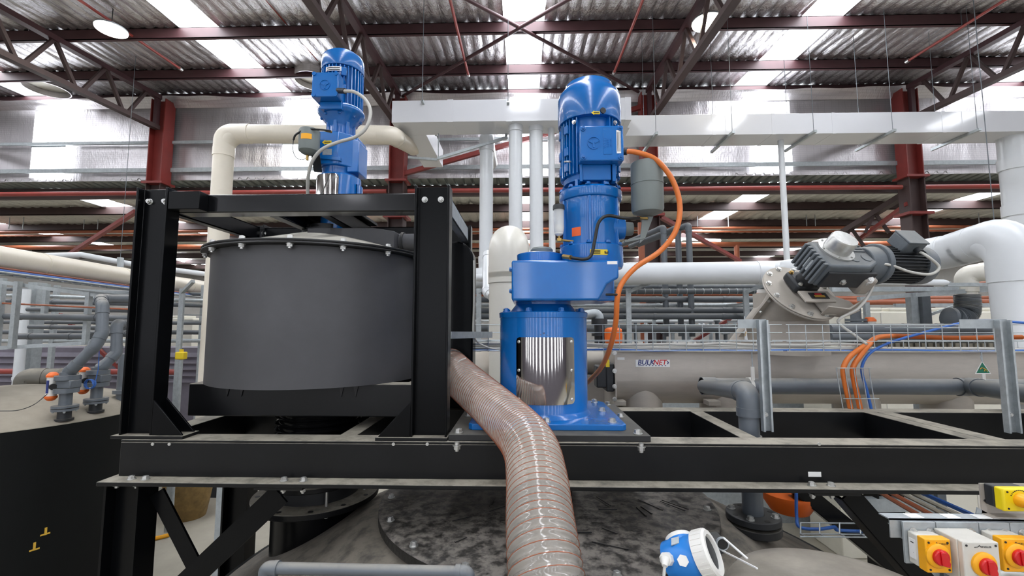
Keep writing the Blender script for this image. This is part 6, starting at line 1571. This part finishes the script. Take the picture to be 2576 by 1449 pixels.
part(MB().solid([(.014, 0), (.026, .004), (.028, .014), (.024, .026), (0, .032)], c + V((0,-.045,0)), (0,-1,0), n=32), 'mushroom_button', 'red_estop', es)
for k in range(12):
    a = PI * .15 + PI * .7 * k / 11; part(MB().obox(c + V((.030 * math.cos(a), -.0004, .030 * math.sin(a))), ((1,0,0), (0,0,1), (0,1,0)), (.0018, .0014, .0004)), 'print_mark', 'ink', es)
# ------------------------------------------------------------------ transmitter on the tank
pc = at(1726, 1404, 1.42)
v = (pc - V((0, 0, ZC))).normalized(); rt = v.cross(V((0,0,1))).normalized(); up = rt.cross(v)
ax = (rt * .88 + up * .32 - v * .33).normalized()
tx = thing('level_transmitter', 'blue level transmitter with white screw caps standing on the tank', 'transmitter', (pc.x, pc.y, ZC - 1.30))
part(MB().solid([(.042, -.062), (.056, -.055), (.060, -.03), (.060, .035), (.055, .045), (0, .045)], pc, ax, n=48), 'housing', 'blue_light', tx)
part(MB().cyl(pc - V((0, 0, .0)), (pc.x, pc.y, ZC - .86), .042, .036, n=32), 'housing_neck', 'blue_light', tx)
rx = (up * .80 - rt * .30 + v * .5).normalized()
part(MB().solid([(.048, .035), (.049, .05), (.044, .062), (0, .064)], pc, rx, n=40), 'rear_cap', 'white_plastic', tx)
part(MB().solid([(.052, -.02), (.056, .01), (.050, .045), (0, .046)], pc, rx, n=40), 'rear_housing', 'blue_light', tx)
m = MB(); m.lathe([(.050, .040), (.066, .044), (.066, .082), (.060, .088), (.048, .088), (.046, .080), (.046, .044)], pc, ax, n=56)
part(m, 'display_cap', 'white_plastic', tx)
part(MB().cyl(pc + ax * .074, pc + ax * .078, .047, n=40), 'display_glass', 'gear_dark', tx)
u_, v_, w_ = frame(ax)
for k in range(24):
    a = 2 * PI * k / 24; e = u_ * math.cos(a) + v_ * math.sin(a)
    part(MB().obox(pc + ax * .063 + e * .066, (ax, e, ax.cross(e)), (.016, .0014, .0035)), 'cap_ridge', 'white_plastic', tx)
g0_ = at(1680, 1412, 1.17)
part(MB().cyl(pc - rt * .045 - up * .01 - v * .030, pc - rt * .058 - up * .012 - v * .062, .019, n=8), 'cable_gland', 'white_plastic', tx)
part(MB().cyl(pc - rt * .058 - up * .012 - v * .062, pc - rt * .060 - up * .03 - v * .075, .015, .008, n=16), 'gland_nut', 'white_plastic', tx)
part(MB().cyl(pc - rt * .008 - up * .008 - v * .055, pc - rt * .009 - up * .008 - v * .066, .0165, n=6), 'blank_plug', 'white_plastic', tx)
part(MB().obox(pc - rt * .030 + up * .040 - v * .040, (rt + up * .4, (up * .5 - v).cross(rt), up - v), (.012, .010, .002)), 'rating_label', 'galv_flat', tx)
part(MB().tube(spline([pc - rt * .060 - up * .03 - v * .075, pc - rt * .062 - up * .07 - v * .075, pc - rt * .055 - up * .14 - v * .06, (pc.x - .04, pc.y - .02, ZC - 1.0)], 6), .0045, 8), 'signal_cable', 'grey_cable', tx)
part(MB().cyl((pc.x, pc.y, ZC - .87), (pc.x, pc.y, ZC - .84), .05, n=6), 'hex_nut', 'zinc', tx)
part(MB().cyl((pc.x, pc.y, ZC - 1.34), (pc.x, pc.y, ZC - .86), .032, n=28), 'nozzle', 'black_matte', tx)
for k in (-1, 1): bolt(tx, pc + rt * .03 * k - up * .062 - v * .05, -v, .016)
# hatch with dusty lid and clamp
hc = V((1.03, 1.50, ZC - .905))
ht = thing('tank_hatch', 'round dusty translucent hatch lid on the tank beside the transmitter', 'hatch', (hc.x, hc.y, ZC - 1.35))
part(MB().solid([(.345, 0), (.348, .010), (.33, .030), (.26, .05), (.14, .062), (0, .066)], hc, n=72), 'hatch_lid', 'hatch_dust', ht)
part(MB().lathe([(.27, -.40), (.30, -.40), (.30, -.03), (.33, -.02), (.33, .0), (.27, .0)], hc, n=64), 'hatch_neck', 'black_matte', ht)
hk = at(1812, 1362, 1.62)
part(MB().obox(hk + V((-.006, .02, -.015)), ((1,0,.25), (0,1,0), (-.25,0,1)), (.022, .03, .026)), 'clamp_block', 'gear_dark', ht, bevel=.008)
part(MB().cyl(hk + V((0, -.012, 0)), hk + V((0, -.02, 0)), .016, n=24), 'clamp_pivot', 'black_rubber', ht)
part(MB().lathe([(.018, 0), (.022, 0), (.022, .008), (.018, .008)], hk + V((0,-.012,0)), (0,-1,0), n=28), 'clamp_ring', 'galv', ht)
part(MB().bar(hk + V((.004, -.014, .020)), at(1880, 1405, 1.50), .006, .004), 'clamp_strap', 'sticker_white', ht)
part(MB().bar(hk + V((-.004, -.014, -.022)), at(1905, 1430, 1.42), .005, .004), 'clamp_strap', 'sticker_white', ht)
part(MB().cyl((hk.x, hk.y + .03, hk.z - .02), (hk.x, hk.y + .03, ZC - 1.2), .015, n=12), 'clamp_post', 'gear_dark', ht)
single(MB().tube(bend([(2.02 - .3, 1.80, ZC - 1.02), (1.80, 1.78, ZC - .93), (1.98, 1.85, ZC - .98)], .05), .010, 10), 'conduit_loop', 'grey_cable', 'short pale conduit loop low beside the diagonal brace', 'conduit')
# thin grey pipe over the tank
y_ = 1.36; zz = zat(1432, y_, 900)
xl, xr = xat(668, y_, 1430), xat(1178, y_, 1435)
pipe('sample_pipe', 'thin grey pipe with elbows lying low across the near side of the tank', 'pipe', [(xl, y_ + .04, ZC - 1.38), (xl, y_, zz), (xr, y_, zz - .004), (xr + .01, y_ - .02, ZC - 1.22)], .0165, 'pvc_grey', .024, n=18, cw=1.28)
# small hopper wedge and loose things on the floor beyond the legs
def fl(px, py): 
    d = at(px, py, 1.0) - V((0, 0, ZC)); return V((0, 0, ZC)) + d * (-ZC / d.z)
q = fl(470, 1300)
m = MB(); m.lathe([(.02, .02), (.26, .0), (.34, .25), (.38, .6), (.30, .95), (.12, 1.05)], (q.x, q.y, 0), n=28, closed=False); m.f.append(tuple(range(0, 28*6, 6)))
for i, p in enumerate(m.v): m.v[i] = p + V((.05 * MN.noise(p * 2.2), .05 * MN.noise(p * 2.2 + V((5,0,0))), 0))
single(m, 'brown_sack', 'sack', 'tall brown sack standing on the floor beyond the frame legs', 'sack', angle=70)
q2 = fl(525, 1252)
bt = thing('floor_barrier', 'yellow topped low barrier on the floor beyond the frame legs', 'barrier', (q2.x, q2.y, 0))
part(MB().box((q2.x - .5, q2.y, 0), (q2.x + .55, q2.y + .12, .22)), 'kerb', 'gear_dark', bt)
part(MB().box((q2.x - .5, q2.y - .01, .22), (q2.x + .55, q2.y + .14, .34)), 'yellow_top', 'yellow', bt, bevel=.01)
q3 = fl(400, 1356)
single(MB().tube(spline([q3 + V((-.35, -.1, .03)), q3 + V((-.1, -.08, .03)), q3 + V((.08, .05, .03)), q3 + V((.15, .2, .03))], 6), .03, 8), 'yellow_hose', 'yellow', 'short yellow hose curving on the floor beside the frame leg', 'hose')
q4 = fl(563, 1400)
dpst = thing('drain_post', 'grey channel post with a red and yellow strip standing beyond the frame', 'post', (q4.x, 3.9, 0))
a = at(563, 1235, 3.9)
part(MB().box((a.x - .05, 3.88, 0), (a.x + .05, 3.95, a.z + .15)), 'channel', 'galv_flat', dpst)
part(MB().box((a.x + .04, 3.87, a.z - .22), (a.x + .058, 3.90, a.z - .06)), 'red_strip', 'red_estop', dpst)
part(MB().box((a.x + .04, 3.87, a.z - .06), (a.x + .058, 3.90, a.z - .02)), 'yellow_strip', 'sticker_yellow', dpst)
# blue cables and tray under the deck
t = thing('under_tray', 'wire tray with blue cables under the deck behind the diagonal brace', 'cable tray', at(2090, 1340, 2.75))
for (y, Y) in ((1315, 2.65), (1328, 2.75), (1343, 2.62), (1350, 2.55)):
    part(MB().cyl(at(2012, y, Y), at(2330, y + 3, Y), .004, n=6), 'long_wire', 'galv', t)
for px in (2014, 2062, 2112, 2165, 2220, 2275): part(MB().tube([at(px, 1315, 2.65), at(px, 1343, 2.62), at(px + 12, 1350, 2.55)], .004, 6), 'cross_wire', 'galv', t)
single(MB().tube(spline([at(2003, 1240, 2.7), at(2004, 1300, 2.7), at(2012, 1326, 2.66), at(2060, 1331, 2.66), at(2100, 1326, 2.66), at(2110, 1334, 2.66), at(2200, 1337, 2.66), at(2300, 1338, 2.7)], 8), .009, 8), 'tray_cable', 'blue_cable', 'blue cable bunch sagging into the tray under the deck', 'cable')
for k, (m_, wl) in enumerate((('copper_pipe', 'rust brown cable under the deck, lowest of the slanting bunch'), ('copper_pipe', 'rust brown cable under the deck, second of the slanting bunch'), ('tan_dust', 'dusty tan cable under the deck in the slanting bunch'), ('tan_dust', 'dusty tan cable under the deck beside the blue one'), ('blue_cable', 'blue cable under the deck, highest of the slanting bunch'))):
    dx = k * 24
    single(MB().tube([at(2190 + dx, 1225, 2.9), at(2310 + dx * 1.4, 1295, 2.45), at(2400 + dx * 1.4, 1350, 2.2)], .013, 8), 'slant_cable', m_, wl, 'cable')
a = at(1985, 1258, 2.9)
fn = MB(); fn.lathe([(.02, -.085), (.11, -.06), (.16, .02), (.16, .05), (.0001, .06)], a, n=32, closed=False)
om = single(fn, 'orange_float', 'orange', 'orange rounded cover under the deck behind the flange pair', 'cover')
for (y, w) in ((1262, .05), (1278, .03)):
    single(MB().bar(at(2130, y, 3.0), at(2345, y, 3.0), .05, w), 'under_rail', 'galv_flat', 'pale galvanised rail under the deck, ' + ('upper' if w > .04 else 'lower') + ' of two', 'rail')
